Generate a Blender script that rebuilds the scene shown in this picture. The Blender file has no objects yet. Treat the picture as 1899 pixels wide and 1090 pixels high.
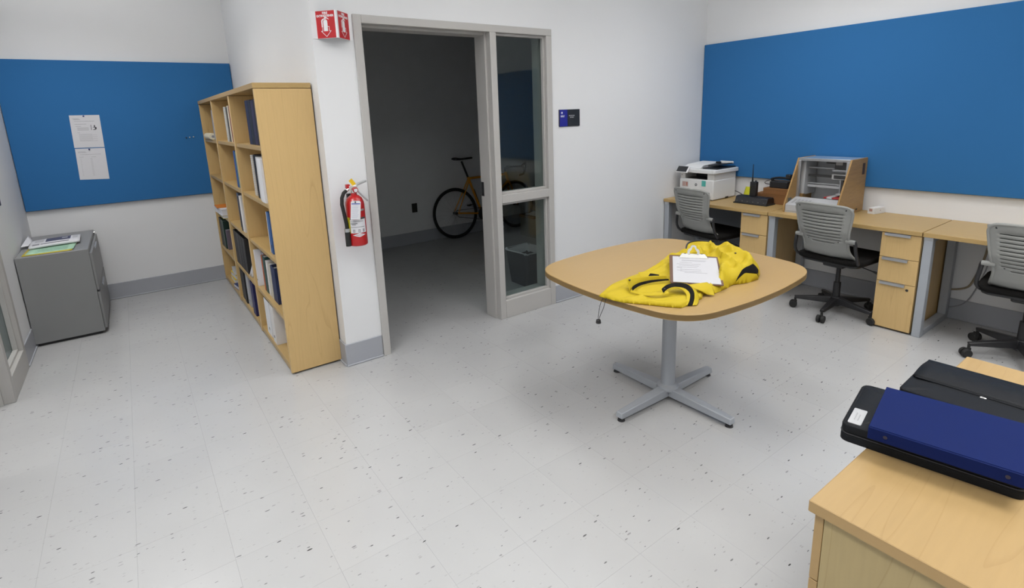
import bpy, math, random
from mathutils import Vector, Matrix, noise
random.seed(7)
PI = math.pi
scn = bpy.context.scene
COL = scn.collection

# ---------------------------------------------------------------- camera, world, exposure
cam_data = bpy.data.cameras.new('camera')
cam = bpy.data.objects.new('camera', cam_data)
COL.objects.link(cam)
CAM_POS = Vector((-1.0096, -3.302, 1.6159))
YAW, PITCH, ROLL = .6165, -.2197, -.0367
_fw = Vector((math.sin(YAW)*math.cos(PITCH), math.cos(YAW)*math.cos(PITCH), math.sin(PITCH)))
_rt = Vector((math.cos(YAW), -math.sin(YAW), 0))
_up = _rt.cross(_fw)
_r = _rt*math.cos(ROLL) + _up*math.sin(ROLL)
_u = _up*math.cos(ROLL) - _rt*math.sin(ROLL)
cam.matrix_world = Matrix(((_r.x, _u.x, -_fw.x, CAM_POS.x), (_r.y, _u.y, -_fw.y, CAM_POS.y),
                           (_r.z, _u.z, -_fw.z, CAM_POS.z), (0, 0, 0, 1)))
cam_data.sensor_fit = 'HORIZONTAL'
cam_data.sensor_width = 36
cam_data.lens = 977.69/1899*36
cam_data.shift_x = (949.5-943.15)/1899
cam_data.shift_y = -(545-428.12)/1899
cam_data.clip_start = .05
cam_data.clip_end = 100
scn.camera = cam

world = bpy.data.worlds.new('world')
scn.world = world
world.use_nodes = True
world.node_tree.nodes['Background'].inputs[0].default_value = (.55, .6, .68, 1)
world.node_tree.nodes['Background'].inputs[1].default_value = .3

vs = scn.view_settings
vs.view_transform = 'Standard'
vs.look = 'None'
vs.gamma = 1
vs.use_curve_mapping = False
vs.exposure = 0.02

# unseen pendant panels, form and layout assumed to light the room: (x, y, half x, half y, watts); beam limited to SPREAD
CEIL = 3.35
DROP = .42              # pendants hang this far below the ceiling
DOWN, UP = .62, .66     # share of the watts sent down and up
SPREAD = 138
SPREAD_REAR = 116      # rear beams narrowed to keep the store room dim
LIGHTS = [(1.15, -1.35, .30, .60, 16, 'above the meeting table'), (-1.15, -1.30, .30, .60, 39, 'above the open floor by the left wall'),
          (2.70, -1.40, .30, .60, 21, 'above the desk chairs'), (1.15, -3.9, .30, .60, 42, 'behind the meeting table'),
          (-1.15, -3.9, .30, .60, 36, 'behind the camera position'), (2.60, -3.9, .30, .60, 28, 'above the far end of the desks'),
          (-1.35, 1.40, .30, .60, 27, 'above the nook between bookcases and filing cabinet'), (-2.9, 0.6, .30, .60, 20, 'in the corridor beyond the left door')]  # nook panel added to brighten the nook
LIGHT_COL = (1.0, .99, .98)

# ---------------------------------------------------------------- materials
MATS = {}
def lin(c):
    return tuple(((v/255)/12.92 if v/255 <= .04045 else ((v/255+.055)/1.055)**2.4) for v in c)
def new_mat(name):
    m = bpy.data.materials.new(name); m.use_nodes = True
    nt = m.node_tree
    b = nt.nodes['Principled BSDF']
    MATS[name] = m
    return m, nt, b
def mat(name, col, rough=.5, metal=0, spec=.5, noise=0, nscale=30, bump=0, bscale=200, sheen=0, coat=0):
    if name in MATS: return MATS[name]
    m, nt, b = new_mat(name)
    c = (*col, 1)
    b.inputs['Base Color'].default_value = c
    b.inputs['Roughness'].default_value = rough
    b.inputs['Metallic'].default_value = metal
    b.inputs['Specular IOR Level'].default_value = spec
    if sheen: b.inputs['Sheen Weight'].default_value = sheen
    if coat: b.inputs['Coat Weight'].default_value = coat
    if noise or bump:
        tc = nt.nodes.new('ShaderNodeTexCoord')
    if noise:
        n = nt.nodes.new('ShaderNodeTexNoise'); n.inputs['Scale'].default_value = nscale; n.inputs['Detail'].default_value = 4
        nt.links.new(tc.outputs['Object'], n.inputs['Vector'])
        mx = nt.nodes.new('ShaderNodeMix'); mx.data_type = 'RGBA'
        mx.inputs['A'].default_value = tuple(v*(1-noise) for v in col) + (1,)
        mx.inputs['B'].default_value = tuple(min(1, v*(1+noise)) for v in col) + (1,)
        nt.links.new(n.outputs['Fac'], mx.inputs['Factor'])
        nt.links.new(mx.outputs['Result'], b.inputs['Base Color'])
    if bump:
        n2 = nt.nodes.new('ShaderNodeTexNoise'); n2.inputs['Scale'].default_value = bscale; n2.inputs['Detail'].default_value = 3
        nt.links.new(tc.outputs['Object'], n2.inputs['Vector'])
        bp = nt.nodes.new('ShaderNodeBump'); bp.inputs['Strength'].default_value = bump; bp.inputs['Distance'].default_value = .002
        nt.links.new(n2.outputs['Fac'], bp.inputs['Height'])
        nt.links.new(bp.outputs['Normal'], b.inputs['Normal'])
    return m
def wood(name, col, grain_axis, rough=.38, contrast=.13, figure=.10, coords='Object'):
    """maple-like laminate: fine streaks along grain_axis plus cathedral figure"""
    m, nt, b = new_mat(name)
    N = nt.nodes.new; L = nt.links.new
    tc = N('ShaderNodeTexCoord')
    mp = N('ShaderNodeMapping')
    s = [1, 1, 1]; s['xyz'.index(grain_axis)] = .09
    mp.inputs['Scale'].default_value = s
    L(tc.outputs[coords], mp.inputs['Vector'])
    fine = N('ShaderNodeTexNoise'); fine.inputs['Scale'].default_value = 95; fine.inputs['Detail'].default_value = 5
    L(mp.outputs['Vector'], fine.inputs['Vector'])
    big = N('ShaderNodeTexNoise'); big.inputs['Scale'].default_value = 4.2; big.inputs['Detail'].default_value = 2; big.inputs['Distortion'].default_value = .6
    L(mp.outputs['Vector'], big.inputs['Vector'])
    mul = N('ShaderNodeMath'); mul.operation = 'MULTIPLY'; mul.inputs[1].default_value = 13.0
    L(big.outputs['Fac'], mul.inputs[0])
    fr = N('ShaderNodeMath'); fr.operation = 'FRACT'; L(mul.outputs[0], fr.inputs[0])
    rp = N('ShaderNodeValToRGB')
    rp.color_ramp.elements[0].position = .0; rp.color_ramp.elements[0].color = (0, 0, 0, 1)
    rp.color_ramp.elements[1].position = .09; rp.color_ramp.elements[1].color = (1, 1, 1, 1)
    e = rp.color_ramp.elements.new(.9); e.color = (.86, .86, .86, 1)
    L(fr.outputs[0], rp.inputs['Fac'])
    brk = N('ShaderNodeTexNoise'); brk.inputs['Scale'].default_value = 7; brk.inputs['Detail'].default_value = 3
    L(tc.outputs[coords], brk.inputs['Vector'])
    m1 = N('ShaderNodeMix'); m1.data_type = 'RGBA'
    m1.inputs['A'].default_value = tuple(v*(1-contrast) for v in col) + (1,)
    m1.inputs['B'].default_value = tuple(min(1, v*(1+contrast)) for v in col) + (1,)
    L(fine.outputs['Fac'], m1.inputs['Factor'])
    inv = N('ShaderNodeMath'); inv.operation = 'SUBTRACT'; inv.inputs[0].default_value = 1
    L(rp.outputs['Color'], inv.inputs[1])
    am = N('ShaderNodeMath'); am.operation = 'MULTIPLY'; L(inv.outputs[0], am.inputs[0]); L(brk.outputs['Fac'], am.inputs[1])
    am2 = N('ShaderNodeMath'); am2.operation = 'MULTIPLY'; L(am.outputs[0], am2.inputs[0]); am2.inputs[1].default_value = figure*4
    m2 = N('ShaderNodeMix'); m2.data_type = 'RGBA'
    L(am2.outputs[0], m2.inputs['Factor']); L(m1.outputs['Result'], m2.inputs['A'])
    m2.inputs['B'].default_value = (col[0]*.68, col[1]*.6, col[2]*.5, 1)
    L(m2.outputs['Result'], b.inputs['Base Color'])
    b.inputs['Roughness'].default_value = rough
    b.inputs['Specular IOR Level'].default_value = .35
    return m
def tile_mat():
    m, nt, b = new_mat('vinyl_tile')
    N = nt.nodes.new; L = nt.links.new
    geo = N('ShaderNodeNewGeometry')
    oi = N('ShaderNodeObjectInfo')
    base = (.435, .438, .44)
    def chips(sx, sy, sel, rad, seed):
        mp = N('ShaderNodeMapping'); mp.inputs['Scale'].default_value = (sx, sy, 1); mp.inputs['Location'].default_value = (seed, seed*1.7, 0)
        L(geo.outputs['Position'], mp.inputs['Vector'])
        nz = N('ShaderNodeTexNoise'); nz.inputs['Scale'].default_value = .9
        L(mp.outputs['Vector'], nz.inputs['Vector'])
        ad = N('ShaderNodeMix'); ad.data_type = 'RGBA'; ad.inputs['Factor'].default_value = .12
        L(mp.outputs['Vector'], ad.inputs['A']); L(nz.outputs['Color'], ad.inputs['B'])
        v = N('ShaderNodeTexVoronoi'); v.voronoi_dimensions = '2D'; v.inputs['Scale'].default_value = 1
        L(ad.outputs['Result'], v.inputs['Vector'])
        sep = N('ShaderNodeSeparateColor'); L(v.outputs['Color'], sep.inputs['Color'])
        # radius shrinks with random
        rr = N('ShaderNodeMath'); rr.operation = 'MULTIPLY'; L(sep.outputs['Green'], rr.inputs[0]); rr.inputs[1].default_value = rad
        lt = N('ShaderNodeMath'); lt.operation = 'LESS_THAN'; L(v.outputs['Distance'], lt.inputs[0]); L(rr.outputs[0], lt.inputs[1])
        se = N('ShaderNodeMath'); se.operation = 'LESS_THAN'; L(sep.outputs['Red'], se.inputs[0]); se.inputs[1].default_value = sel
        mu = N('ShaderNodeMath'); mu.operation = 'MULTIPLY'; L(lt.outputs[0], mu.inputs[0]); L(se.outputs[0], mu.inputs[1])
        st = N('ShaderNodeMath'); st.operation = 'MULTIPLY'; L(mu.outputs[0], st.inputs[0])
        mr = N('ShaderNodeMapRange'); mr.inputs['To Min'].default_value = .25; mr.inputs['To Max'].default_value = 1; L(sep.outputs['Blue'], mr.inputs['Value'])
        L(mr.outputs['Result'], st.inputs[1])
        return st.outputs[0]
    c1 = chips(40, 125, .034, .37, 3.1)
    c2 = chips(60, 160, .055, .38, 9.7)
    n = N('ShaderNodeTexNoise'); n.inputs['Scale'].default_value = 3; n.inputs['Detail'].default_value = 6
    L(geo.outputs['Position'], n.inputs['Vector'])
    m0 = N('ShaderNodeMix'); m0.data_type = 'RGBA'; L(n.outputs['Fac'], m0.inputs['Factor'])
    m0.inputs['A'].default_value = tuple(v*.95 for v in base)+(1,); m0.inputs['B'].default_value = tuple(v*1.05 for v in base)+(1,)
    rb = N('ShaderNodeMapRange'); rb.inputs['To Min'].default_value = .985; rb.inputs['To Max'].default_value = 1.015
    L(oi.outputs['Random'], rb.inputs['Value'])
    mv = N('ShaderNodeVectorMath'); mv.operation = 'SCALE'; L(m0.outputs['Result'], mv.inputs[0]); L(rb.outputs['Result'], mv.inputs['Scale'])
    m1 = N('ShaderNodeMix'); m1.data_type = 'RGBA'; L(mv.outputs['Vector'], m1.inputs['A']); m1.inputs['B'].default_value = (.05, .052, .05, 1)
    L(c1, m1.inputs['Factor'])
    f2 = N('ShaderNodeMath'); f2.operation = 'MULTIPLY'; L(c2, f2.inputs[0]); f2.inputs[1].default_value = .42
    m2 = N('ShaderNodeMix'); m2.data_type = 'RGBA'; L(m1.outputs['Result'], m2.inputs['A']); m2.inputs['B'].default_value = (.20, .20, .18, 1)
    L(f2.outputs[0], m2.inputs['Factor'])
    L(m2.outputs['Result'], b.inputs['Base Color'])
    b.inputs['Roughness'].default_value = .21
    b.inputs['Specular IOR Level'].default_value = .42
    bp = N('ShaderNodeBump'); bp.inputs['Strength'].default_value = .04; bp.inputs['Distance'].default_value = .01
    n3 = N('ShaderNodeTexNoise'); n3.inputs['Scale'].default_value = 9; L(geo.outputs['Position'], n3.inputs['Vector'])
    L(n3.outputs['Fac'], bp.inputs['Height']); L(bp.outputs['Normal'], b.inputs['Normal'])
    return m
def glass_mat():
    m, nt, b = new_mat('pane_glass')
    N = nt.nodes.new; L = nt.links.new
    out = nt.nodes['Material Output']
    tr = N('ShaderNodeBsdfTransparent'); tr.inputs['Color'].default_value = (.80, .85, .84, 1)
    gl = N('ShaderNodeBsdfGlossy'); gl.inputs['Roughness'].default_value = .01; gl.inputs['Color'].default_value = (.60, .64, .68, 1)
    fr = N('ShaderNodeFresnel')
    geo = N('ShaderNodeNewGeometry')          # keep the index right on the inner face of the pane
    ior = N('ShaderNodeMapRange'); ior.inputs['To Min'].default_value = 1.5; ior.inputs['To Max'].default_value = 1/1.5
    L(geo.outputs['Backfacing'], ior.inputs['Value']); L(ior.outputs['Result'], fr.inputs['IOR'])
    mx = N('ShaderNodeMixShader'); L(fr.outputs[0], mx.inputs[0]); L(tr.outputs[0], mx.inputs[1]); L(gl.outputs[0], mx.inputs[2])
    L(mx.outputs[0], out.inputs['Surface'])
    return m
def emit_mat(name, col, strength):
    m, nt, b = new_mat(name)
    b.inputs['Base Color'].default_value = (.8, .8, .8, 1)
    b.inputs['Emission Color'].default_value = (*col, 1)
    b.inputs['Emission Strength'].default_value = strength
    return m

WALL = mat('wall_paint', (.745, .755, .77), .62, noise=.012, nscale=2, bump=.05, bscale=350)
CEILM = mat('ceiling_tile', (.80, .80, .79), .9, bump=.3, bscale=250)
BASE = mat('rubber_base', lin((162, 165, 172)), .42, noise=.03, nscale=6)
FRAME = mat('frame_paint', lin((182, 180, 177)), .42, noise=.015, nscale=8)
TILE = tile_mat()
SLAB = mat('floor_adhesive', (.16, .155, .15), .9)
GLASS = glass_mat()
MAPLE = (.60, .415, .185)
W_Z = wood('maple_vertical', MAPLE, 'z', contrast=.06, figure=.17)
W_Y = wood('maple_along_y', (.45, .305, .125), 'y', contrast=.06, figure=.10)  # horizontal maple, colour darkened to offset strong overhead light
W_X = wood('maple_along_x', (.37, .25, .110), 'x', contrast=.06, figure=.15)  # foreground top, same maple darkened further against light from above
W_TAB = wood('maple_table_top', (.395, .262, .108), 'x', .33, .035, .03)  # colour darkened to offset the lamp over the table
W_EDGE = mat('maple_edge_band', (.37, .245, .105), .4, noise=.05, nscale=20)
W_BAM = wood('bamboo_ply', (.37, .225, .085), 'x', .45, .22, .2)
BLUE = mat('blue_fabric', (.034, .155, .375), .95, spec=.15, noise=.05, nscale=400, bump=.25, bscale=900)
GREYMET = mat('grey_steel_paint', lin((132, 133, 134)), .42, noise=.02, nscale=6)
SILVER = mat('silver_powdercoat', lin((166, 171, 178)), .45, metal=.2)
ALU = mat('brushed_aluminium', lin((188, 190, 193)), .32, metal=.75)
CHROME = mat('bright_chrome', (.82, .82, .80), .16, metal=1)
BLK = mat('black_plastic', (.016, .016, .018), .42)
BLKR = mat('black_rubber', (.012, .012, .012), .7)
BLKF = mat('black_mesh_fabric', (.010, .0095, .009), .9, spec=.12, bump=.3, bscale=700)
LEATH = mat('black_leatherette', (.005, .006, .008), .5, spec=.2, bump=.25, bscale=600)
CHG = mat('chair_grey_plastic', lin((146, 147, 144)), .6, spec=.2, noise=.02, nscale=20)
WHT = mat('white_plastic', (.74, .75, .76), .38)
WHT2 = mat('warm_white_plastic', (.66, .65, .63), .42)
PAPER = mat('white_paper', (.66, .66, .69), .8)
PAPER2 = mat('cream_paper', (.66, .60, .45), .8)
INK = mat('grey_print', (.25, .25, .27), .8)
INKD = mat('dark_print', (.05, .05, .06), .8)
RED = mat('red_enamel', lin((176, 24, 28)), .3, coat=.3)
REDS = mat('red_sign_face', lin((190, 26, 34)), .4)
WSIGN = mat('white_sign_plastic', (.80, .81, .83), .4)
YEL = mat('yellow_rain_fabric', (.50, .372, .012), .6, spec=.25, noise=.04, nscale=25, bump=.15, bscale=500)
YBIKE = mat('yellow_bike_paint', lin((225, 150, 10)), .3, coat=.4)
NAVY = mat('navy_binder_vinyl', lin((13, 28, 78)), .55, spec=.1, bump=.06, bscale=500)
CARD = mat('brown_cardboard', lin((138, 98, 62)), .85, spec=.2, noise=.05, nscale=20)
STICKY = mat('yellow_green_note', lin((196, 196, 40)), .8)
TEAL = mat('teal_sticker', lin((86, 180, 172)), .7)

# ---------------------------------------------------------------- mesh helpers
class MB:
    def __init__(s): s.v = []; s.f = []
    def add(s, vs_, fs):
        o = len(s.v); s.v += [tuple(p) for p in vs_]; s.f += [tuple(i+o for i in f) for f in fs]; return s
    def box(s, x0, x1, y0, y1, z0, z1, M=None):
        P = [Vector((x, y, z)) for z in (z0, z1) for y in (y0, y1) for x in (x0, x1)]
        if M is not None: P = [M @ p for p in P]
        return s.add(P, [(0, 2, 3, 1), (4, 5, 7, 6), (0, 1, 5, 4), (2, 6, 7, 3), (0, 4, 6, 2), (1, 3, 7, 5)])
    def hexa(s, P):   # 8 points: bottom 4 ccw, top 4 ccw
        return s.add(P, [(3, 2, 1, 0), (4, 5, 6, 7), (0, 1, 5, 4), (1, 2, 6, 5), (2, 3, 7, 6), (3, 0, 4, 7)])
    def cyl(s, p0, p1, r0, r1=None, n=16, caps=True):
        r1 = r0 if r1 is None else r1
        p0, p1 = Vector(p0), Vector(p1); d = (p1-p0).normalized()
        a = d.orthogonal().normalized(); b = d.cross(a)
        R0 = [p0+(a*math.cos(2*PI*i/n)+b*math.sin(2*PI*i/n))*r0 for i in range(n)]
        R1 = [p1+(a*math.cos(2*PI*i/n)+b*math.sin(2*PI*i/n))*r1 for i in range(n)]
        F = [(i, (i+1) % n, n+(i+1) % n, n+i) for i in range(n)]
        if caps: F += [tuple(range(n-1, -1, -1)), tuple(range(n, 2*n))]
        return s.add(R0+R1, F)
    def tube(s, path, r, n=8, closed=False, flat=None):
        P = [Vector(p) for p in path]; m = len(P); V = []
        rs = r if isinstance(r, (list, tuple)) else [r]*m
        ref = None
        for i in range(m):
            if closed: t = (P[(i+1) % m]-P[i-1])
            else: t = P[min(i+1, m-1)]-P[max(i-1, 0)]
            t.normalize()
            if ref is None:
                ref = t.orthogonal().normalized()
            a = (ref - t*ref.dot(t)); a = a.normalized() if a.length > 1e-6 else t.orthogonal().normalized()
            ref = a; b = t.cross(a)
            V += [P[i]+(a*math.cos(2*PI*k/n)+b*math.sin(2*PI*k/n))*rs[i] for k in range(n)]
        F = []
        for i in range(m if closed else m-1):
            j = (i+1) % m
            for k in range(n):
                F.append((i*n+k, i*n+(k+1) % n, j*n+(k+1) % n, j*n+k))
        if not closed: F += [tuple(range(n-1, -1, -1)), tuple((m-1)*n+k for k in range(n))]
        return s.add(V, F)
    def prism(s, poly, z0, z1, M=None):
        n = len(poly)
        P = [Vector((x, y, z0)) for x, y in poly]+[Vector((x, y, z1)) for x, y in poly]
        if M is not None: P = [M @ p for p in P]
        return s.add(P, [tuple(range(n-1, -1, -1)), tuple(range(n, 2*n))]+[(i, (i+1) % n, n+(i+1) % n, n+i) for i in range(n)])
    def lathe(s, prof, c=(0, 0, 0), n=24, M=None):
        V = []; m = len(prof)
        for r, z in prof:
            V += [Vector((r*math.cos(2*PI*k/n)+c[0], r*math.sin(2*PI*k/n)+c[1], z+c[2])) for k in range(n)]
        if M is not None: V = [M @ p for p in V]
        F = [(i*n+k, i*n+(k+1) % n, (i+1)*n+(k+1) % n, (i+1)*n+k) for i in range(m-1) for k in range(n)]
        F += [tuple(range(n-1, -1, -1)), tuple((m-1)*n+k for k in range(n))]
        return s.add(V, F)
    def grid(s, fn, nu, nv, skip=None, closed_u=False):
        V = [Vector(fn(i/nu, j/nv)) for j in range(nv+1) for i in range(nu+1)]
        F = []
        for j in range(nv):
            for i in range(nu):
                if skip and skip(i, j): continue
                F.append((j*(nu+1)+i, j*(nu+1)+i+1, (j+1)*(nu+1)+i+1, (j+1)*(nu+1)+i))
        return s.add(V, F)
    def sphere(s, c, r, n=12, m=8, sc=(1, 1, 1)):
        prof = [(max(1e-4, math.sin(PI*i/m))*r, -math.cos(PI*i/m)*r) for i in range(m+1)]
        V = []
        for rr, z in prof:
            V += [Vector((rr*math.cos(2*PI*k/n)*sc[0]+c[0], rr*math.sin(2*PI*k/n)*sc[1]+c[1], z*sc[2]+c[2])) for k in range(n)]
        F = [(i*n+k, i*n+(k+1) % n, (i+1)*n+(k+1) % n, (i+1)*n+k) for i in range(m) for k in range(n)]
        return s.add(V, F)
    def mesh(s, name, m, smooth=.6):
        me = bpy.data.meshes.new(name); me.from_pydata(s.v, [], s.f); me.validate()
        if m: me.materials.append(m)
        if smooth:
            me.shade_smooth(); me.set_sharp_from_angle(angle=smooth)
        return me
    def build(s, name, m, parent=None, bevel=0, seg=2, smooth=.6, solid=0, subsurf=0, loc=None):
        o = bpy.data.objects.new(name, s.mesh(name, m, smooth))
        COL.objects.link(o)
        if parent is not None: o.parent = parent
        if loc: o.location = loc
        if solid:
            md = o.modifiers.new('solid', 'SOLIDIFY'); md.thickness = solid; md.offset = 0
        if bevel:
            md = o.modifiers.new('bevel', 'BEVEL'); md.width = bevel; md.segments = seg; md.limit_method = 'ANGLE'; md.angle_limit = .7
        if subsurf:
            md = o.modifiers.new('sub', 'SUBSURF'); md.levels = subsurf; md.render_levels = subsurf
        return o
def rbox(x0, x1, y0, y1, z0, z1, M=None): return MB().box(x0, x1, y0, y1, z0, z1, M)
def tag(o, label=None, cat=None, group=None, kind=None):
    if label: o['label'] = label
    if cat: o['category'] = cat
    if group: o['group'] = group
    if kind: o['kind'] = kind
    return o
def thing(name, label, cat, loc=(0, 0, 0), rotz=0, group=None):
    o = bpy.data.objects.new(name, None); COL.objects.link(o)
    o.empty_display_size = .05
    o.location = loc; o.rotation_euler = (0, 0, rotz)
    return tag(o, label, cat, group)
def struct(name, mb, m, parent=None, **k):
    o = mb.build(name, m, parent, **k)
    if parent is None: o['kind'] = 'structure'
    return o
def rrect(hw, hh, r, n=5, cx=0, cy=0):
    P = []
    for (sx, sy, a0) in ((1, 1, 0), (-1, 1, PI/2), (-1, -1, PI), (1, -1, 1.5*PI)):
        for i in range(n+1):
            a = a0+PI/2*i/n
            P.append((cx+sx*(hw-r)+r*math.cos(a), cy+sy*(hh-r)+r*math.sin(a)))
    return P
def lettering(name, body, size, m, parent, M, align='CENTER', extrude=.0004, space=1.0, bold=0):
    cu = bpy.data.curves.new(name, 'FONT'); cu.body = body; cu.size = size; cu.align_x = align; cu.align_y = 'CENTER'
    cu.extrude = extrude; cu.space_character = space; cu.offset = bold; cu.resolution_u = 2
    ob = bpy.data.objects.new('tmp_text', cu); COL.objects.link(ob)
    dg = bpy.context.evaluated_depsgraph_get()
    me = bpy.data.meshes.new_from_object(ob.evaluated_get(dg))
    bpy.data.objects.remove(ob); bpy.data.curves.remove(cu)
    me.transform(M); me.name = name
    me.materials.clear(); me.materials.append(m)
    o = bpy.data.objects.new(name, me); COL.objects.link(o); o.parent = parent
    return o
def basis(o, ex, ey):
    """matrix taking local (x right, y up, z out) to a plane at o"""
    ex, ey = Vector(ex).normalized(), Vector(ey).normalized(); ez = ex.cross(ey)
    return Matrix(((ex.x, ey.x, ez.x, o[0]), (ex.y, ey.y, ez.y, o[1]), (ex.z, ey.z, ez.z, o[2]), (0, 0, 0, 1)))

# ---------------------------------------------------------------- the room
XC = -.025      # free corner of the door wall
XR = 3.81       # right wall
XL = -1.807     # left wall
YB = 2.874      # back wall of nook and store room
YN = -6.4       # wall behind the camera
WT = .16        # wall thickness
XH = -3.6       # far side of the corridor beyond the left door

XS = 7.5        # unseen far end of the store room, set far off to dim it
struct('floor', rbox(XH, XS, YN, YB+.2, -.12, -.003), SLAB, smooth=0)
floor_obj = bpy.data.objects['floor']
# 12-inch vinyl tiles
TS = .305; GAP = .0004
def project(p):
    d = Vector(p)-CAM_POS; z = d.dot(_fw)
    if z < .15: return None
    return 943.15+977.69*d.dot(_r)/z, 428.12-977.69*d.dot(_u)/z, z
tiles = []
for i in range(-6, 20):
    for j in range(-4, 18):
        x0 = -.914+TS*i; y0 = -2.214+TS*j
        cx_, cy_ = x0+TS/2, y0+TS/2
        if x0+TS < XL-.2 or x0 > XR or y0 > YB: continue
        vis = [project((x0+a*TS, y0+b*TS, 0)) for a in (0, .5, 1) for b in (0, .5, 1)]
        vis = [v for v in vis if v]
        inside = any(-5 < v[0] < 1905 and -5 < v[1] < 1095 for v in vis)
        # the store room floor is seen only through the door and side light
        if cy_ > .2 and cx_ > 0:
            inside = inside and any(690 < v[0] < 1015 for v in vis)
        if cx_ < XL: inside = False
        z = vis[4][2] if len(vis) == 9 else .8
        area = (CAM_POS.z/z)/(z*z)
        tiles.append((0 if inside else 1, -area, x0, y0))
tiles.sort()
tm = rbox(GAP/2, TS-GAP/2, GAP/2, TS-GAP/2, -.003, 0).mesh('tile', TILE, 0)
for k, (out, a, x0, y0) in enumerate(tiles[:300]):
    o = bpy.data.objects.new('tile', tm); COL.objects.link(o); o.parent = floor_obj; o.location = (x0, y0, 0)
rest = MB()
for (out, a, x0, y0) in tiles[300:]:
    rest.box(x0+GAP/2, x0+TS-GAP/2, y0+GAP/2, y0+TS-GAP/2, -.003, 0)
o = rest.build('remaining_tiles', TILE, floor_obj, smooth=0); o['kind'] = 'stuff'
far = MB()
ymin = min(t[3] for t in tiles)
far.box(XH, XS, YN, ymin-GAP, -.003, 0); far.box(XH, min(t[2] for t in tiles)-GAP, ymin, YB+.2, -.003, 0)
far.box(max(t[2] for t in tiles)+TS+GAP, XS, ymin, YB+.2, -.003, 0)
o = far.build('distant_tiles', TILE, floor_obj, smooth=0); o['kind'] = 'stuff'

cl_ = MB(); cl_.box(XH, XS, YN, WT, CEIL, CEIL+.1); cl_.box(XH, XC+.12, WT, YB+.2, CEIL, CEIL+.1)
struct('ceiling', cl_, CEILM, smooth=0)
struct('ceiling_storeroom', rbox(XC+.12, XS, WT, YB+.2, CEIL, CEIL+.1), mat('dimming_dark_ceiling', (.10, .10, .10), .9), smooth=0)  # unseen; dark colour assumed to keep the store room dim
# door wall (opening for frame 0.224 .. 1.796, head 2.235)
FL, FI, FM, FM2, FR2, FR, FH, FIH = .224, .277, 1.220, 1.273, 1.742, 1.796, 2.235, 2.185
w = MB()
w.box(XC, FL+.01, 0, WT, 0, CEIL); w.box(FR-.01, XS, 0, WT, 0, CEIL); w.box(FL+.01, FR-.01, 0, WT, FH-.01, CEIL)
struct('wall_center', w, WALL, smooth=0)
struct('wall_partition', rbox(XC, XC+.12, WT, YB, 0, CEIL), WALL, smooth=0)
struct('wall_back', rbox(XH, XS, YB, YB+.2, 0, CEIL), WALL, smooth=0)
struct('wall_right', rbox(XR, XR+.15, YN, 0, 0, CEIL), WALL, smooth=0)
struct('wall_storeroom_right', rbox(XS-.15, XS, WT, YB, 0, CEIL), WALL, smooth=0)
struct('wall_near', rbox(XH, XR+.15, YN-.15, YN, 0, CEIL), WALL, smooth=0)
# left wall with door opening
LF0, LF1, LFD = 1.455, .913, -.03     # side light far edge, mullion edge, door jamb
w = MB()
w.box(XL-.14, XL, LF0-.01, YB, 0, CEIL); w.box(XL-.14, XL, YN, LFD-.05, 0, CEIL); w.box(XL-.14, XL, LFD-.05, LF0-.01, FH-.01, CEIL)
struct('wall_left', w, WALL, smooth=0)
struct('wall_corridor', rbox(XH-.15, XH, YN, YB, 0, CEIL), WALL, smooth=0)

BH, BT = .155, .009
def base_run(name, x0, x1, y0, y1, toe):
    b = rbox(x0, x1, y0, y1, 0, BH)
    tx, ty = toe
    # small cove toe
    b.box(x0+min(0, tx), x1+max(0, tx), y0+min(0, ty), y1+max(0, ty), 0, .012)
    return struct(name, b, BASE, bevel=.004)
base_run('baseboard_center', XC-BT, FL-.002, -BT, 0, (0, -.008))
base_run('baseboard_center_right', FR+.002, XR, -BT, 0, (0, -.008))
base_run('baseboard_partition', XC-BT, XC, 0, YB, (-.008, 0))
base_run('baseboard_back', XL, XC, YB-BT, YB, (0, -.008))
base_run('baseboard_storeroom', XC+.12, XS-.15, YB-BT, YB, (0, -.008))
base_run('baseboard_right', XR-BT, XR, YN, 0, (-.008, 0))
base_run('baseboard_left', XL, XL+BT, LF0+.002, YB, (.008, 0))

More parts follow.
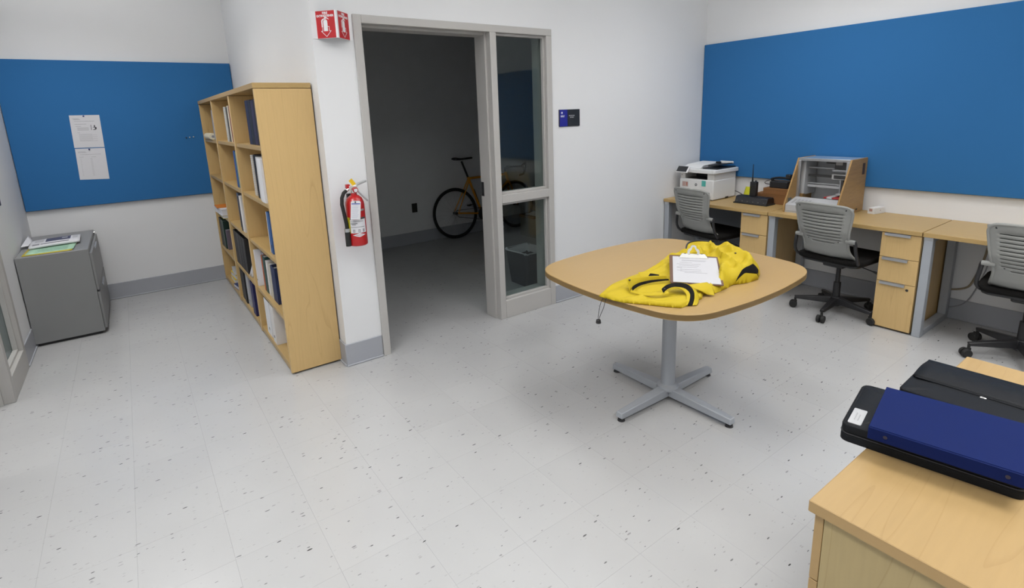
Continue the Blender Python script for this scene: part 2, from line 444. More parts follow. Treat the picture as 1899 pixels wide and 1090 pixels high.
# ---------------------------------------------------------------- door frame with side light
def frame_set(name, M, o0, oi, m0, m1, s1, o1, mirror_door_far=None):
    """hollow-metal frame in local coords: x along wall, y into wall, z up"""
    root = bpy.data.objects.new(name, None); COL.objects.link(root); root['kind'] = 'structure'
    root.matrix_world = M
    D0, D1 = -.013, .175
    def jamb(nm, xa, xb, z0=0, z1=FH): return rbox(xa, xb, D0, D1, z0, z1).build(nm, FRAME, root, bevel=.003)
    j = jamb('hinge_jamb', o0, oi); rbox(oi, oi+.016, .045, D1-.003, 0, FIH).build('door_stop', FRAME, j, bevel=.002)
    mu = jamb('mullion', m0, m1, 0, FIH); rbox(m0-.016, m0, .040, D1-.003, 0, FIH).build('door_stop', FRAME, mu, bevel=.002)
    jamb('side_jamb', s1, o1, 0, FIH)
    h = rbox(oi, o1, D0, D1, FIH, FH).build('head', FRAME, root, bevel=.003)
    rbox(oi+.016, m0-.016, .045, D1-.003, FIH-.016, FIH).build('door_stop', FRAME, h, bevel=.002)
    rbox(m1, s1, D0, D1, 0, .149).build('bottom_rail', FRAME, root, bevel=.003)
    rbox(m1, s1, D0, D1, .938, 1.004).build('middle_rail', FRAME, root, bevel=.003)
    for za, zb in ((.149, .938), (1.004, FIH)):
        bd = MB(); t = .018
        bd.box(m1, m1+t, .012, .040, za, zb); bd.box(s1-t, s1, .012, .040, za, zb)
        bd.box(m1+t, s1-t, .012, .040, za, za+t); bd.box(m1+t, s1-t, .012, .040, zb-t, zb)
        g = rbox(m1+.004, s1-.004, .041, .047, za+.004, zb-.004).build('pane', GLASS, root, smooth=0)
        bd.build('glazing_bead', FRAME, g, bevel=.002)
    sp = rbox(m0-.0185, m0-.0162, .13, .165, .99, 1.10).build('strike_plate', BLK, mu)
    return root
frame_set('door_1', Matrix.Identity(4), FL, FI, FM, FM2, FR2, FR)
# the same kind of frame in the left wall (local x runs towards +Y, local y into the wall towards -X)
Ml = Matrix(((0, -1, 0, XL), (1, 0, 0, 0), (0, 0, 1, 0), (0, 0, 0, 1)))
frame_set('door_2', Ml, LFD-.05, LFD, LF1-.05, LF1, LF0-.054, LF0)

# ---------------------------------------------------------------- added, unseen pendant light panels (light down and up)
for k, (lx, ly, hx, hy, st, where) in enumerate(LIGHTS):
    t = thing('added_pendant_light', 'added unseen white pendant light panel ' + where, 'pendant light', (lx, ly, CEIL-DROP), 0, 'added unseen pendant light panels above the room')
    fr = MB()
    fr.box(-hx-.02, hx+.02, -hy-.02, -hy, -.02, .04); fr.box(-hx-.02, hx+.02, hy, hy+.02, -.02, .04)
    fr.box(-hx-.02, -hx, -hy, hy, -.02, .04); fr.box(hx, hx+.02, -hy, hy, -.02, .04)
    fr.build('housing', WHT, t)
    rbox(-hx, hx, -hy, hy, -.004, .004).build('diffuser', WHT, t, smooth=0)
    for sy in (-1, 1): MB().cyl((0, sy*(hy+.01), .04), (0, sy*(hy+.01), DROP), .004, n=8).build('suspension_rod', ALU, t)
    for nm, frac, zz, rx, sp in (('down_lamp', DOWN, -.012, 0, SPREAD if ly > -3 else SPREAD_REAR), ('up_fill_lamp', UP, .012, PI, 170)):  # upward lamp added as fill to lighten the shadows
        ld_ = bpy.data.lights.new(nm, 'AREA'); ld_.shape = 'RECTANGLE'; ld_.size = 2*hx-.01; ld_.size_y = 2*hy-.01
        ld_.energy = st*frac; ld_.color = LIGHT_COL; ld_.spread = math.radians(sp)
        lo_ = bpy.data.objects.new(nm, ld_); COL.objects.link(lo_); lo_.parent = t; lo_.location = (0, 0, zz); lo_.rotation_euler = (rx, 0, 0)

# ---------------------------------------------------------------- tack boards
def tackboard(label, x0, x1, y0, y1, z0, z1):
    o = rbox(x0, x1, y0, y1, z0, z1).build('tack_board', BLUE, None, bevel=.004)
    return tag(o, label, 'tack board')
tackboard('large blue fabric tack board on the right wall above the desks', XR-.032, XR-.002, -3.55, -.004, .935, 2.2)
tackboard('blue fabric tack board on the back wall of the nook above the filing cabinet', XL+.004, XC-.004, YB-.030, YB-.002, .925, 2.204)

# ---------------------------------------------------------------- bookcases
BX0, BX1 = -.360, -.034
ROWZ = [(.055, .362), (.388, .738), (.764, 1.094), (1.120, 1.447), (1.473, 1.803)]   # clear heights, bottom row first
CASES = [('nearest', .111, 1.035), ('middle', 1.035, 1.957), ('farthest', 1.957, 2.841)]
def bookcase(which, y0, y1):
    lab = {'nearest': 'maple bookcase nearest the door wall, its broad end panel facing the room',
           'middle': 'maple bookcase in the middle of the row of three',
           'farthest': 'maple bookcase farthest back, touching the nook back wall'}[which]
    t = thing('bookcase', lab, 'bookcase', (BX0, y0, 0), 0, 'row of maple bookcases')
    L = y1-y0-.001; D = BX1-BX0; th = .024
    rbox(0, D, 0, th, .012, 1.806).build('side_panel', W_Z, t, bevel=.0015)
    rbox(0, D, L-th, L, .012, 1.806).build('side_panel', W_Z, t, bevel=.0015)
    rbox(D-.010, D-.002, th, L-th, .03, 1.806).build('back_panel', W_Z, t)
    rbox(-.004, D, 0, L, 1.809, 1.840).build('top_panel', W_Y, t, bevel=.002)
    rbox(.004, D-.010, th, L-th, .016, .055).build('bottom_panel', W_Y, t, bevel=.0015)
    for (a, b) in zip(ROWZ[:-1], ROWZ[1:]):
        rbox(.006, D-.010, th, L-th, a[1], b[0]).build('shelf', W_Y, t, bevel=.0015)
    for gx in (.03, D-.03):
        for gy in (.03, L-.03):
            MB().cyl((gx, gy, 0), (gx, gy, .014), .015, n=12).build('glide', BLK, t)
for c in CASES: bookcase(*c)

# books: case index, row from bottom, y0, y1 (of the spine), height, front x, depth, style, colour, description
NM = ['nearest', 'middle', 'farthest']
RN = ['bottom', 'fourth', 'middle', 'second', 'top']
BC = {}
def bcol(rgb, rough=.5):
    k = 'book_%d_%d_%d' % rgb
    return mat(k, lin(rgb), rough)
def book(ci, row, y0, y1, h, xf, depth, style, rgb, desc, lean=0, label=None):
    z = ROWZ[row][0]; m = bcol(rgb); th = y1-y0
    lab = label or '%s on the %s shelf of the %s bookcase' % (desc, RN[row], NM[ci])
    name = {'book': 'book', 'binder': 'ring_binder', 'spiral': 'spiral_notebook', 'mag': 'magazine_file', 'box': 'document_box'}[style]
    cat = name.replace('_', ' ')
    c = min(.004, th*.2)
    body = MB()
    # cover: spine + two boards
    body.box(0, c, 0, th, 0, h); body.box(c, depth, 0, c, 0, h); body.box(c, depth, th-c, th, 0, h)
    if style == 'mag': body.box(c, depth, c, th-c, 0, c)
    o = body.build(name, m, None, bevel=.001 if th > .01 else 0)
    o.location = (xf, y0, z+.0004)
    o.rotation_euler = (lean, 0, 0)
    tag(o, lab, cat, 'books and binders in the bookcases')
    ins = .004
    if style in ('book', 'spiral'):
        rbox(c, depth-ins, c, th-c, ins, h-ins).build('pages', PAPER, o, smooth=0)
    elif style == 'binder':
        rbox(c+.012, depth-.02, c+.002, th-c-.002, .012, h-.02).build('pages', PAPER, o, smooth=0)
        MB().cyl((-.0006, th/2, .05), (.001, th/2, .05), min(.012, th*.25), n=12).build('finger_hole', BLK, o)
    elif style == 'mag':
        rbox(c+.004, depth-.03, c+.002, th-c-.002, c, h*.86).build('pages', INK, o, smooth=0)
    if style == 'spiral':
        s = MB(); n = max(8, int(h/.012))
        for q in range(n):
            zz = h*(q+.5)/n
            s.tube([(-.004+.008*(1-math.cos(a))/1.0, th/2+math.sin(a)*(th/2+.001), zz) for a in [2*PI*w/8 for w in range(8)]], .0014, 4, True)
        s.build('spiral_binding', WHT if sum(rgb) > 300 else BLK, o, smooth=0)
    return o
# nearest bookcase
book(0, 4, .55, .635, .285, -.325, .23, 'binder', (24, 30, 66), 'navy ring binder')
book(0, 4, .455, .545, .285, -.325, .23, 'binder', (20, 22, 30), 'plain black ring binder')
book(0, 4, .365, .450, .28, -.325, .23, 'binder', (44, 38, 66), 'dusky purple ring binder')
book(0, 4, .140, .360, .285, -.325, .23, 'box', (26, 20, 26), 'wide black document box with reddish edge')
book(0, 3, .640, .700, .28, -.325, .22, 'spiral', (196, 190, 180), 'white spiral-bound notebook')
book(0, 3, .555, .632, .285, -.320, .22, 'book', (66, 42, 36), 'dark brown book')
book(0, 3, .430, .545, .287, -.335, .22, 'spiral', (20, 20, 22), 'thick black spiral-bound report')
book(0, 3, .340, .400, .28, -.350, .22, 'book', (206, 206, 206), 'leaning pale grey book', lean=.03)
book(0, 3, .225, .330, .275, -.356, .22, 'book', (226, 226, 228), 'leaning white book beside the end panel')
book(0, 2, .335, .400, .28, -.330, .22, 'binder', (44, 90, 150), 'bright blue binder')
book(0, 2, .405, .425, .275, -.328, .21, 'book', (224, 224, 226), 'thin white booklet beside the blue binder')
book(0, 1, .975, 1.005, .285, -.345, .25, 'binder', (222, 222, 224), 'white ring binder at the far side')
book(0, 1, .870, .970, .27, -.30, .24, 'book', (168, 164, 172), 'thick grey-lilac book')
book(0, 1, .815, .850, .27, -.325, .21, 'book', (178, 92, 50), 'orange book')
book(0, 1, .725, .800, .275, -.325, .21, 'book', (34, 74, 72), 'dark teal book')
book(0, 1, .640, .700, .26, -.325, .21, 'book', (214, 212, 208), 'white paperback book')
book(0, 1, .560, .620, .255, -.325, .21, 'book', (190, 186, 172), 'greyish cream book')
book(0, 1, .420, .540, .26, -.325, .21, 'binder', (30, 44, 82), 'wide navy binder')
book(0, 0, .700, .860, .275, -.345, .25, 'binder', (224, 225, 228), 'wide white ring binder at the far side')
wb = book(0, 0, .540, .640, .285, -.350, .28, 'binder', (216, 214, 212), 'white binder with black cover marks')
mk = MB()
for (a, b, c2, d) in ((.10, .12, .17, .178), (.108, .13, .145, .150), (.10, .128, .120, .126), (.12, .126, .15, .17)): mk.box(a, b, -.0006, 0, c2, d)
mk.build('cover_marks', INKD, wb, smooth=0)
# middle bookcase
book(1, 4, 1.425, 1.500, .27, -.335, .22, 'spiral', (200, 198, 188), 'white spiral-bound notebook')
book(1, 4, 1.365, 1.415, .265, -.330, .22, 'book', (60, 52, 44), 'dark olive book')
book(1, 4, 1.300, 1.355, .275, -.330, .22, 'book', (206, 196, 172), 'cream coloured book')
book(1, 4, 1.220, 1.290, .27, -.330, .22, 'book', (122, 34, 36), 'dark red book')
book(1, 4, 1.120, 1.210, .275, -.330, .22, 'book', (150, 150, 158), 'grey book')
book(1, 3, 1.290, 1.345, .285, -.335, .22, 'book', (52, 84, 150), 'slim blue book', lean=.02)
book(1, 3, 1.200, 1.270, .28, -.335, .22, 'book', (88, 128, 126), 'slim grey-green book', lean=.02)
book(1, 2, 1.480, 1.545, .29, -.325, .22, 'book', (92, 108, 140), 'slate blue patterned book')
book(1, 2, 1.390, 1.470, .285, -.325, .22, 'book', (28, 34, 58), 'dark navy book')
book(1, 2, 1.330, 1.380, .28, -.345, .22, 'spiral', (26, 26, 30), 'thin black spiral-bound report')
book(1, 2, 1.240, 1.320, .29, -.345, .22, 'book', (222, 220, 218), 'white book')
for q, (ya, yb, g) in enumerate(((1.790, 1.915, 24), (1.655, 1.780, 46), (1.515, 1.645, 22), (1.385, 1.505, 34))):
    book(1, 1, ya, yb, .30, -.345, .24, 'mag', (g, g, g+3), ['first black magazine file from the far side', 'second, charcoal magazine file with papers', 'third black magazine file from the far side', 'last black magazine file, behind crumpled paper'][q])
book(1, 0, 1.770, 1.880, .285, -.345, .24, 'binder', (22, 22, 24), 'black ring binder at the far side')
book(1, 0, 1.655, 1.735, .285, -.350, .24, 'binder', (30, 30, 33), 'black ring binder next to a pale one')
book(1, 0, 1.520, 1.640, .285, -.340, .24, 'binder', (176, 178, 182), 'pale grey ring binder')
book(1, 0, 1.260, 1.370, .285, -.350, .24, 'binder', (30, 32, 86), 'dark blue ring binder')
# farthest bookcase
book(2, 4, 2.20, 2.26, .26, -.335, .22, 'book', (156, 160, 172), 'leaning pale blue-grey book', lean=.10)
book(2, 1, 2.69, 2.81, .29, -.345, .24, 'binder', (22, 24, 26), 'black ring binder')
book(2, 1, 2.53, 2.67, .285, -.345, .24, 'binder', (22, 52, 44), 'dark green ring binder')
book(2, 1, 2.47, 2.515, .20, -.335, .20, 'book', (104, 96, 110), 'short grey book')
def flat_book(ci, row, x0, x1, y0, y1, z0, h, rgb, label, rz=0, cat='book', name='book', pages=True):
    z = ROWZ[row][0]+z0
    m = bcol(rgb); c = .003
    b = MB(); hx, hy = (x1-x0)/2, (y1-y0)/2
    b.box(-hx, hx, -hy, hy, 0, c); b.box(-hx, hx, -hy, hy, h-c, h); b.box(hx-c, hx, -hy, hy, c, h-c)
    o = b.build(name, m, None); o.location = ((x0+x1)/2, (y0+y1)/2, z+.0004); o.rotation_euler[2] = rz
    tag(o, label, cat, 'books and binders in the bookcases')
    rbox(-hx+.003, hx-c, -hy+.003, hy-.003, c, h-c).build('pages', PAPER, o, smooth=0)
flat_book(2, 2, -.385, -.12, 2.08, 2.42, 0, .030, (178, 168, 60), 'yellow-green pad lying flat under papers in the farthest bookcase')
flat_book(2, 2, -.398, -.13, 2.08, 2.44, .0308, .055, (214, 212, 214), 'thick white document pile lying flat in the farthest bookcase', rz=.04)
flat_book(2, 2, -.408, -.14, 2.20, 2.43, .0866, .005, (206, 120, 40), 'thin orange folder on top of the white pile in the farthest bookcase', rz=-.03)
flat_book(2, 0, -.335, -.10, 2.36, 2.62, 0, .045, (206, 176, 30), 'lower thick yellow book of the stack on the bottom shelf of the farthest bookcase')
flat_book(2, 0, -.330, -.10, 2.36, 2.60, .0458, .045, (216, 188, 40), 'middle yellow book of the stack on the bottom shelf of the farthest bookcase', rz=.05)
flat_book(2, 0, -.325, -.11, 2.37, 2.59, .0916, .040, (186, 188, 190), 'grey-white book on top of the yellow stack in the farthest bookcase', rz=-.04)
flat_book(2, 0, -.350, -.12, 2.08, 2.30, 0, .035, (34, 52, 104), 'navy book lying flat on the bottom shelf of the farthest bookcase', rz=.1)
# rolled paper on the farthest top shelf
r = MB().cyl((-.345, 2.26, ROWZ[4][0]+.0305), (-.345, 2.66, ROWZ[4][0]+.0305), .030, n=20).build('paper_roll', PAPER2, None, bevel=.002)
MB().cyl((-.345, 2.2595, ROWZ[4][0]+.0305), (-.345, 2.262, ROWZ[4][0]+.0305), .012, n=14).build('roll_core', INK, r)
tag(r, 'cream roll of paper lying on the top shelf of the farthest bookcase', 'paper roll')
# crumpled papers in the middle bookcase
for q in range(3):
    yy = 1.335-q*.036; hh = .15-.012*q+.02*(q % 2)
    b = MB().grid(lambda u, v: (-.352+.05*v+.006*math.sin(9*u+q), yy-.018*v-.004*math.sin(7*v+q)+.012*(u-.5), ROWZ[1][0]+.0005+(hh-.03*abs(u-.3))*v+.008*math.sin(14*u+q)*v), 6, 5)
    # fan of loose sheets: give each sheet some width
    for i_, vtx in enumerate(b.v):
        u = (i_ % 7)/6
        b.v[i_] = (vtx[0]+u*.11, vtx[1], vtx[2])
    o = b.build('crumpled_sheet', PAPER, None, solid=.001)
    tag(o, ['tallest crumpled white sheet, touching the black magazine files', 'middle crumpled white sheet of the fan beside the black magazine files', 'crumpled white sheet of the fan farthest from the black magazine files'][q], 'paper', 'fan of crumpled papers in the middle bookcase')

# ---------------------------------------------------------------- filing cabinet in the nook
CY0, CY1, CXF = 1.864, 2.835, -1.346
t = thing('filing_cabinet', 'grey steel two-drawer filing cabinet in the corner of the nook', 'filing cabinet', ((XL+CXF)/2, (CY0+CY1)/2, 0))
hx, hy = (CXF-XL-.012)/2, (CY1-CY0)/2
rbox(-hx, hx-.018, -hy, hy, .022, .702).build('case', GREYMET, t, bevel=.004)
rbox(-hx+.02, hx-.04, -hy+.02, hy-.02, 0, .024).build('plinth', BLK, t)
for za, zb in ((.04, .345), (.360, .665)):
    d = rbox(hx-.018, hx, -hy+.012, hy-.012, za, zb).build('drawer', GREYMET, t, bevel=.003)
    rbox(hx-.001, hx+.010, -.11, .11, zb-.035, zb-.012).build('pull', SILVER, d, bevel=.003)
MB().cyl((hx-.019, hy-.06, .684), (hx-.010, hy-.06, .684), .009, n=14).build('lock', CHROME, t)
# newspaper, green form and yellow folder on the cabinet
def sheet(name, corners, z, thick, m, label, cat, curl=None, parent=None, lift=None):
    def fn(u, v):
        a = Vector(corners[0]).lerp(Vector(corners[1]), u); b_ = Vector(corners[3]).lerp(Vector(corners[2]), u)
        p = a.lerp(b_, v)
        return (p.x, p.y, z+(curl(u, v) if curl else 0))
    o = MB().grid(fn, 8, 6).build(name, m, parent, solid=thick)
    if label: tag(o, label, cat)
    return o
ZC = .702
o = sheet('folder', [(-1.765, 1.905), (-1.470, 1.895), (-1.455, 2.20), (-1.755, 2.22)], ZC+.003, .004, bcol((196, 178, 60)), 'yellow folder under the green form on the filing cabinet', 'folder')
o = sheet('form', [(-1.745, 1.915), (-1.462, 1.930), (-1.455, 2.20), (-1.735, 2.21)], ZC+.0075, .003, bcol((168, 206, 178)), 'pale green printed form under the newspaper on the filing cabinet', 'form')
fl = MB()
for q in range(9): fl.box(-1.70+.01*(q % 3), -1.50, 1.95+.026*q, 1.958+.026*q, ZC+.0092, ZC+.0096)
fl.build('print_lines', bcol((120, 160, 140)), o, smooth=0)
np_ = sheet('newspaper', [(-1.742, 2.10), (-1.432, 2.155), (-1.440, 2.47), (-1.752, 2.42)], ZC+.021, .016, PAPER, 'folded newspaper with a dark photo lying on the filing cabinet', 'newspaper', curl=lambda u, v: .012*v*(1-v)+.004*math.sin(3*u))
def on_news(u0, u1, v0, v1, m, nm):
    C4 = [(-1.742, 2.10), (-1.432, 2.155), (-1.440, 2.47), (-1.752, 2.42)]
    def fn(u, v):
        u = u0+(u1-u0)*u; v = v0+(v1-v0)*v
        a = Vector(C4[0]).lerp(Vector(C4[1]), u); b_ = Vector(C4[3]).lerp(Vector(C4[2]), u); p = a.lerp(b_, v)
        return (p.x, p.y, ZC+.021+.0088+.012*v*(1-v)+.004*math.sin(3*u))
    MB().grid(fn, 6, 4).build(nm, m, np_, smooth=0)
on_news(.30, .80, .40, .95, bcol((70, 72, 96)), 'photo')
on_news(.62, .74, .62, .80, bcol((170, 170, 176)), 'photo_highlight')
on_news(.22, .78, .14, .22, INKD, 'headline')
on_news(.06, .20, .10, .30, INK, 'masthead_block')
on_news(.84, .95, .45, .9, bcol((190, 190, 194)), 'text_column')
on_news(.08, .26, .45, .85, bcol((180, 180, 184)), 'text_column')
o = sheet('loose_sheet', [(-1.802, 2.22), (-1.757, 2.24), (-1.758, 2.50), (-1.785, 2.56)], ZC+.012, .0012, PAPER, 'loose white sheet curling beside the newspaper on the filing cabinet', 'paper', curl=lambda u, v: .035*(1-u)*v+.01)

# papers pinned on the nook board
def pinned(label, c4, lines):
    # c4 given as x,z corners TL TR BR BL on the board face
    y = YB-.0312
    P = [(x, y, z) for x, z in c4]
    o = MB().add(P+[(x, y+.0008, z) for x, _y, z in P], [(0, 3, 2, 1), (4, 5, 6, 7), (0, 1, 5, 4), (1, 2, 6, 5), (2, 3, 7, 6), (3, 0, 4, 7)]).build('notice', PAPER, None, smooth=0)
    tag(o, label, 'notice', 'notices pinned to the nook board')
    def at(u, v):
        a = Vector(P[0]).lerp(Vector(P[1]), u); b_ = Vector(P[3]).lerp(Vector(P[2]), u); return a.lerp(b_, v)
    tx = MB(); dk = MB()
    for (u0, u1, v0, v1, dark) in lines:
        q = [at(u0, v0), at(u1, v0), at(u1, v1), at(u0, v1)]
        (dk if dark else tx).add([(p.x, y-.0004, p.z) for p in q], [(0, 3, 2, 1)])
    tx.build('print_lines', INK, o, smooth=0)
    if dk.v: dk.build('dark_print', INKD, o, smooth=0)
    pp = at(.47, .03)
    MB().sphere((pp.x, y-.004, pp.z), .007, 10, 6).build('push_pin', bcol((30, 40, 110)), o)
L1 = [(.08, .30, .10, .108, 0), (.12, .34, .125, .135, 0), (.14, .80, .18, .187, 0), (.14, .52, .27, .278, 0), (.16, .34, .335, .342, 0)]
L1 += [(.20, .58, .38+.025*k, .386+.025*k, 0) for k in range(4)]+[(.18, .27, .53, .536, 0)]
L1 += [(.22, .66+.16*(k % 2), .58+.03*k, .585+.03*k, 0) for k in range(8)]
L1 += [(.655, .672, .30, .46, 1), (.76, .80, .31, .37, 1), (.72, .84, .37, .385, 1), (.78, .84, .385, .44, 1), (.72, .80, .44, .46, 1)]
L2 = [(.08, .33, .10, .107, 0), (.08, .36, .125, .132, 0), (.14, .84, .19, .196, 0), (.10, .24, .27, .276, 0), (.5, .66, .27, .276, 0)]
L2 += [(.13, .16, .32+.045*k, .326+.045*k, 0) for k in range(13)]+[(.46, .53, .32+.045*k, .326+.045*k, 0) for k in range(13)]
pinned('upper white notice with a small sketch pinned to the nook board', [(-1.373, 1.735), (-1.158, 1.733), (-1.166, 1.445), (-1.382, 1.450)], L1)
pinned('lower white notice with a two-column list pinned to the nook board', [(-1.380, 1.442), (-1.166, 1.438), (-1.176, 1.154), (-1.390, 1.166)], L2)
for q, (dx, g) in enumerate(((-.045, 40), (-.015, 200), (.018, 190))):
    o = MB().sphere((-.464+dx, YB-.034, 1.492+.003*q), .0065, 10, 6).build('push_pin', bcol((g, g, g)), None)
    tag(o, ['dark push pin, left of the three in the nook board', 'pale push pin, middle of the three in the nook board', 'pale push pin, right of the three nearest the bookcases'][q], 'push pin', 'loose push pins in the nook board')
# dark sign on the left wall at the frame edge
o = rbox(XL, XL+.008, 1.70, 1.885, 1.10, 1.26).build('wall_sign', bcol((34, 38, 56)), None, bevel=.002)
tag(o, 'dark room sign on the left wall beside the side light frame', 'sign')

# ---------------------------------------------------------------- fire extinguisher sign and extinguisher
t = thing('extinguisher_sign', 'red and white V-shaped fire extinguisher sign on the door wall', 'sign', (0.1, 0, 2.157))
AP = (-.003, -.098); EL = (-.094, -.004); ER = (.098, -.004); ZS = .076
def panel(nm, a, b, flip=False):
    a3 = Vector((a[0], a[1], 0)); b3 = Vector((b[0], b[1], 0)); ex = (b3-a3).normalized(); ez = ex.cross(Vector((0, 0, 1)))
    W = (b3-a3).length
    M = basis(a3, ex, (0, 0, 1))
    p = rbox(0, W, -ZS, ZS, -.0015, .0015, M).build(nm, WSIGN, t)
    ins0, ins1 = (.002, .012) if not flip else (.012, .002)
    rbox(ins0, W-ins1, -ZS+.001, ZS-.001, .0015, .0022, M).build('red_face', REDS, p, smooth=0)
    cx = (ins0+W-ins1)/2; Wr = W-ins0-ins1
    Mt = M @ Matrix.Translation((cx, .062, .0023)); lettering('lettering', 'FIRE', .0185, WSIGN, p, Mt, bold=.0006)
    Mt = M @ Matrix.Translation((cx, .047, .0023)); lettering('lettering', 'EXTINGUISHER', .0158, WSIGN, p, Mt, bold=.0006, space=.98)
    g = MB()
    def poly(pts, z0=.0022, z1=.0028): g.prism([(cx+x, y) for x, y in pts], z0, z1, M)
    poly([(-.014, -.037), (.011, -.037), (.011, .018), (.007, .026), (-.008, .026), (-.014, .018)])     # tank
    poly([(-.007, .028), (.004, .028), (.003, .033), (-.006, .033)])                                   # neck
    poly([(-.006, .034), (.004, .034), (.022, .026), (.020, .031), (.004, .041), (-.006, .041)])        # handle
    poly([(-.008, .034), (-.019, .030), (-.026, .022), (-.026, -.015), (-.019, -.015), (-.019, .018), (-.014, .026), (-.007, .029)])   # hose
    # arrow outline
    for seg in (((-.022, -.018), (-.022, -.036)), ((-.022, -.036), (-.031, -.036)), ((-.031, -.036), (0, -.067)), ((0, -.067), (.030, -.036)), ((.030, -.036), (.020, -.036)), ((.020, -.036), (.020, -.012)), ((.020, -.012), (.012, -.012))):
        (xa, ya), (xb, yb) = seg; d = Vector((xb-xa, yb-ya)); n_ = Vector((-d.y, d.x)).normalized()*.0013; d = d.normalized()*.001
        poly([(xa-d.x+n_.x, ya-d.y+n_.y), (xa-d.x-n_.x, ya-d.y-n_.y), (xb+d.x-n_.x, yb+d.y-n_.y), (xb+d.x+n_.x, yb+d.y+n_.y)])
    g.build('pictogram', WSIGN, p, smooth=0)
panel('left_panel', EL, AP); panel('right_panel', AP, ER, True)
rbox(-.122, -.092, -.003, 0, -ZS, ZS).build('mounting_flange', WSIGN, t); rbox(.097, .118, -.003, 0, -ZS, ZS).build('mounting_flange', WSIGN, t)

EXX, EXY = .098, -.085
t = thing('fire_extinguisher', 'red fire extinguisher with black hose and white tag hung on the door wall', 'fire extinguisher', (EXX, EXY, .835))
prof = [(.001, 0), (.052, 0), (.058, .006), (.058, .255), (.056, .275), (.047, .298), (.030, .313), (.020, .318), (.018, .335), (.001, .335)]
MB().lathe(prof, n=32).build('cylinder', RED, t, smooth=.7)
def wrap(nm, a0, a1, z0, z1, m, r=.0586, shape=None, parent=t, k=12):
    def fn(u, v):
        a = a0+(a1-a0)*u; z = z0+(z1-z0)*v
        if shape: a, z = shape(u, v)
        return (r*math.cos(a), r*math.sin(a), z)
    return MB().grid(fn, k, 6).build(nm, m, parent)
# local angle of the direction to the camera is about -109 degrees
A = math.radians
lb = wrap('label', A(-150), A(-48), .085, .170, PAPER)
wrap('label_band', A(-150), A(-48), .171, .182, bcol((70, 72, 74)), .0588, parent=lb)
wrap('yellow_label', A(-188), A(-151), .085, .185, bcol((190, 178, 30)))
tl = MB()
for (a, b_, z, h) in ((-147, -66, .157, .002), (-146, -104, .144, .004), (-140, -114, .137, .003), (-147, -58, .122, .0022)):
    tl.grid(lambda u, v: (.0592*math.cos(A(a+(b_-a)*u)), .0592*math.sin(A(a+(b_-a)*u)), z+h*v), 8, 1)
for a in (-128, -96, -68):
    for (da, db, z0, z1) in ((-6, -4, .09, .108), (4, 6, .09, .108), (-6, 6, .106, .108), (-6, 6, .09, .092), (-1, 1, .095, .104)):
        tl.grid(lambda u, v: (.0592*math.cos(A(a+da+(db-da)*u)), .0592*math.sin(A(a+da+(db-da)*u)), z0+(z1-z0)*v), 2, 1)
tl.build('label_print', INKD, lb, smooth=0)
dm = MB().grid(lambda u, v: (.0592*math.cos(A(-98+40*(2*u-1))), .0592*math.sin(A(-98+40*(2*u-1))), .072+.0125*(2*v-1)*(1-abs(2*u-1)*.98)), 16, 4)
dl_ = dm.build('diamond_label', PAPER, t)
MB().grid(lambda u, v: (.0596*math.cos(A(-98+20*(2*u-1))), .0596*math.sin(A(-98+20*(2*u-1))), .071+.002*v), 8, 1).build('diamond_print', bcol((170, 60, 60)), dl_, smooth=0)
wrap('strap_mark', A(-90), A(-50), .222, .234, ALU, .0590)
v = MB(); v.cyl((0, 0, .330), (0, 0, .362), .020, .017, 16); v.box(-.030, .022, -.016, .016, .352, .378); v.cyl((-.026, 0, .362), (-.05, -.012, .350), .011, .010, 12)
v.build('valve', CHROME, t, bevel=.003)
MB().cyl((.004, -.016, .352), (.004, -.032, .350), .017, n=20).build('gauge', RED, t, bevel=.002)
MB().cyl((.004, -.0322, .350), (.004, -.0332, .350), .012, n=20).build('gauge_face', PAPER, t)
h = MB(); h.hexa([Vector(p) for p in ((.0, -.014, .366), (.085, -.016, .393), (.085, .0, .393), (.0, .014, .366), (.0, -.014, .380), (.083, -.016, .407), (.083, .0, .407), (.0, .014, .380))])
h.build('squeeze_lever', ALU, t, bevel=.003)
h = MB(); h.hexa([Vector(p) for p in ((.006, -.014, .355), (.076, -.018, .268), (.080, .004, .270), (.010, .014, .356), (.014, -.014, .362), (.084, -.018, .275), (.088, .004, .277), (.018, .014, .363))])
h.build('carry_handle', ALU, t, bevel=.003)
rbox(-.046, -.022, -.014, .014, .362, .388).build('red_cap', RED, t, bevel=.003)
hose = [(-.05, -.012, .350), (-.068, -.016, .338), (-.082, -.018, .310), (-.086, -.018, .270), (-.078, -.016, .215), (-.070, -.014, .150), (-.068, -.014, .11)]
MB().tube(hose, .0115, 10).build('hose', BLKR, t)
MB().cyl((-.068, -.014, .115), (-.068, -.014, .004), .0165, .0175, 14).build('nozzle', BLKR, t)
MB().cyl((-.068, -.014, .095), (-.068, -.014, .116), .0185, n=14).build('hose_clip', ALU, t)
Mt = basis((-.020, -.064, .232), (.985, -.10, -.10), (.16, .12, .98))
tg = MB().prism([(-.030, -.058), (.030, -.058), (.030, .050), (.022, .058), (-.022, .058), (-.030, .050)], -.0005, .0005, Mt).build('inspection_tag', PAPER, t, smooth=0)
pr = MB(); pr.box(-.026, .026, .036, .042, .0005, .0008, Mt)
pr.build('tag_band', bcol((50, 70, 160)), tg, smooth=0)
pr = MB()
for q in range(9): pr.box(-.024, .02-.004*(q % 3), .026-.009*q, .0275-.009*q, .0005, .0008, Mt)
pr.build('tag_print', bcol((150, 160, 190)), tg, smooth=0)
MB().sphere((-.018, -.066, .282), .005, 8, 6).build('tag_eyelet', INKD, tg)
Ms = basis((-.005, -.010, .398), (.75, 0, .5), (-.55, 0, .8))
rbox(-.012, .012, -.022, .022, -.0006, .0006, Ms).build('safety_seal', bcol((232, 190, 30)), t, smooth=0)
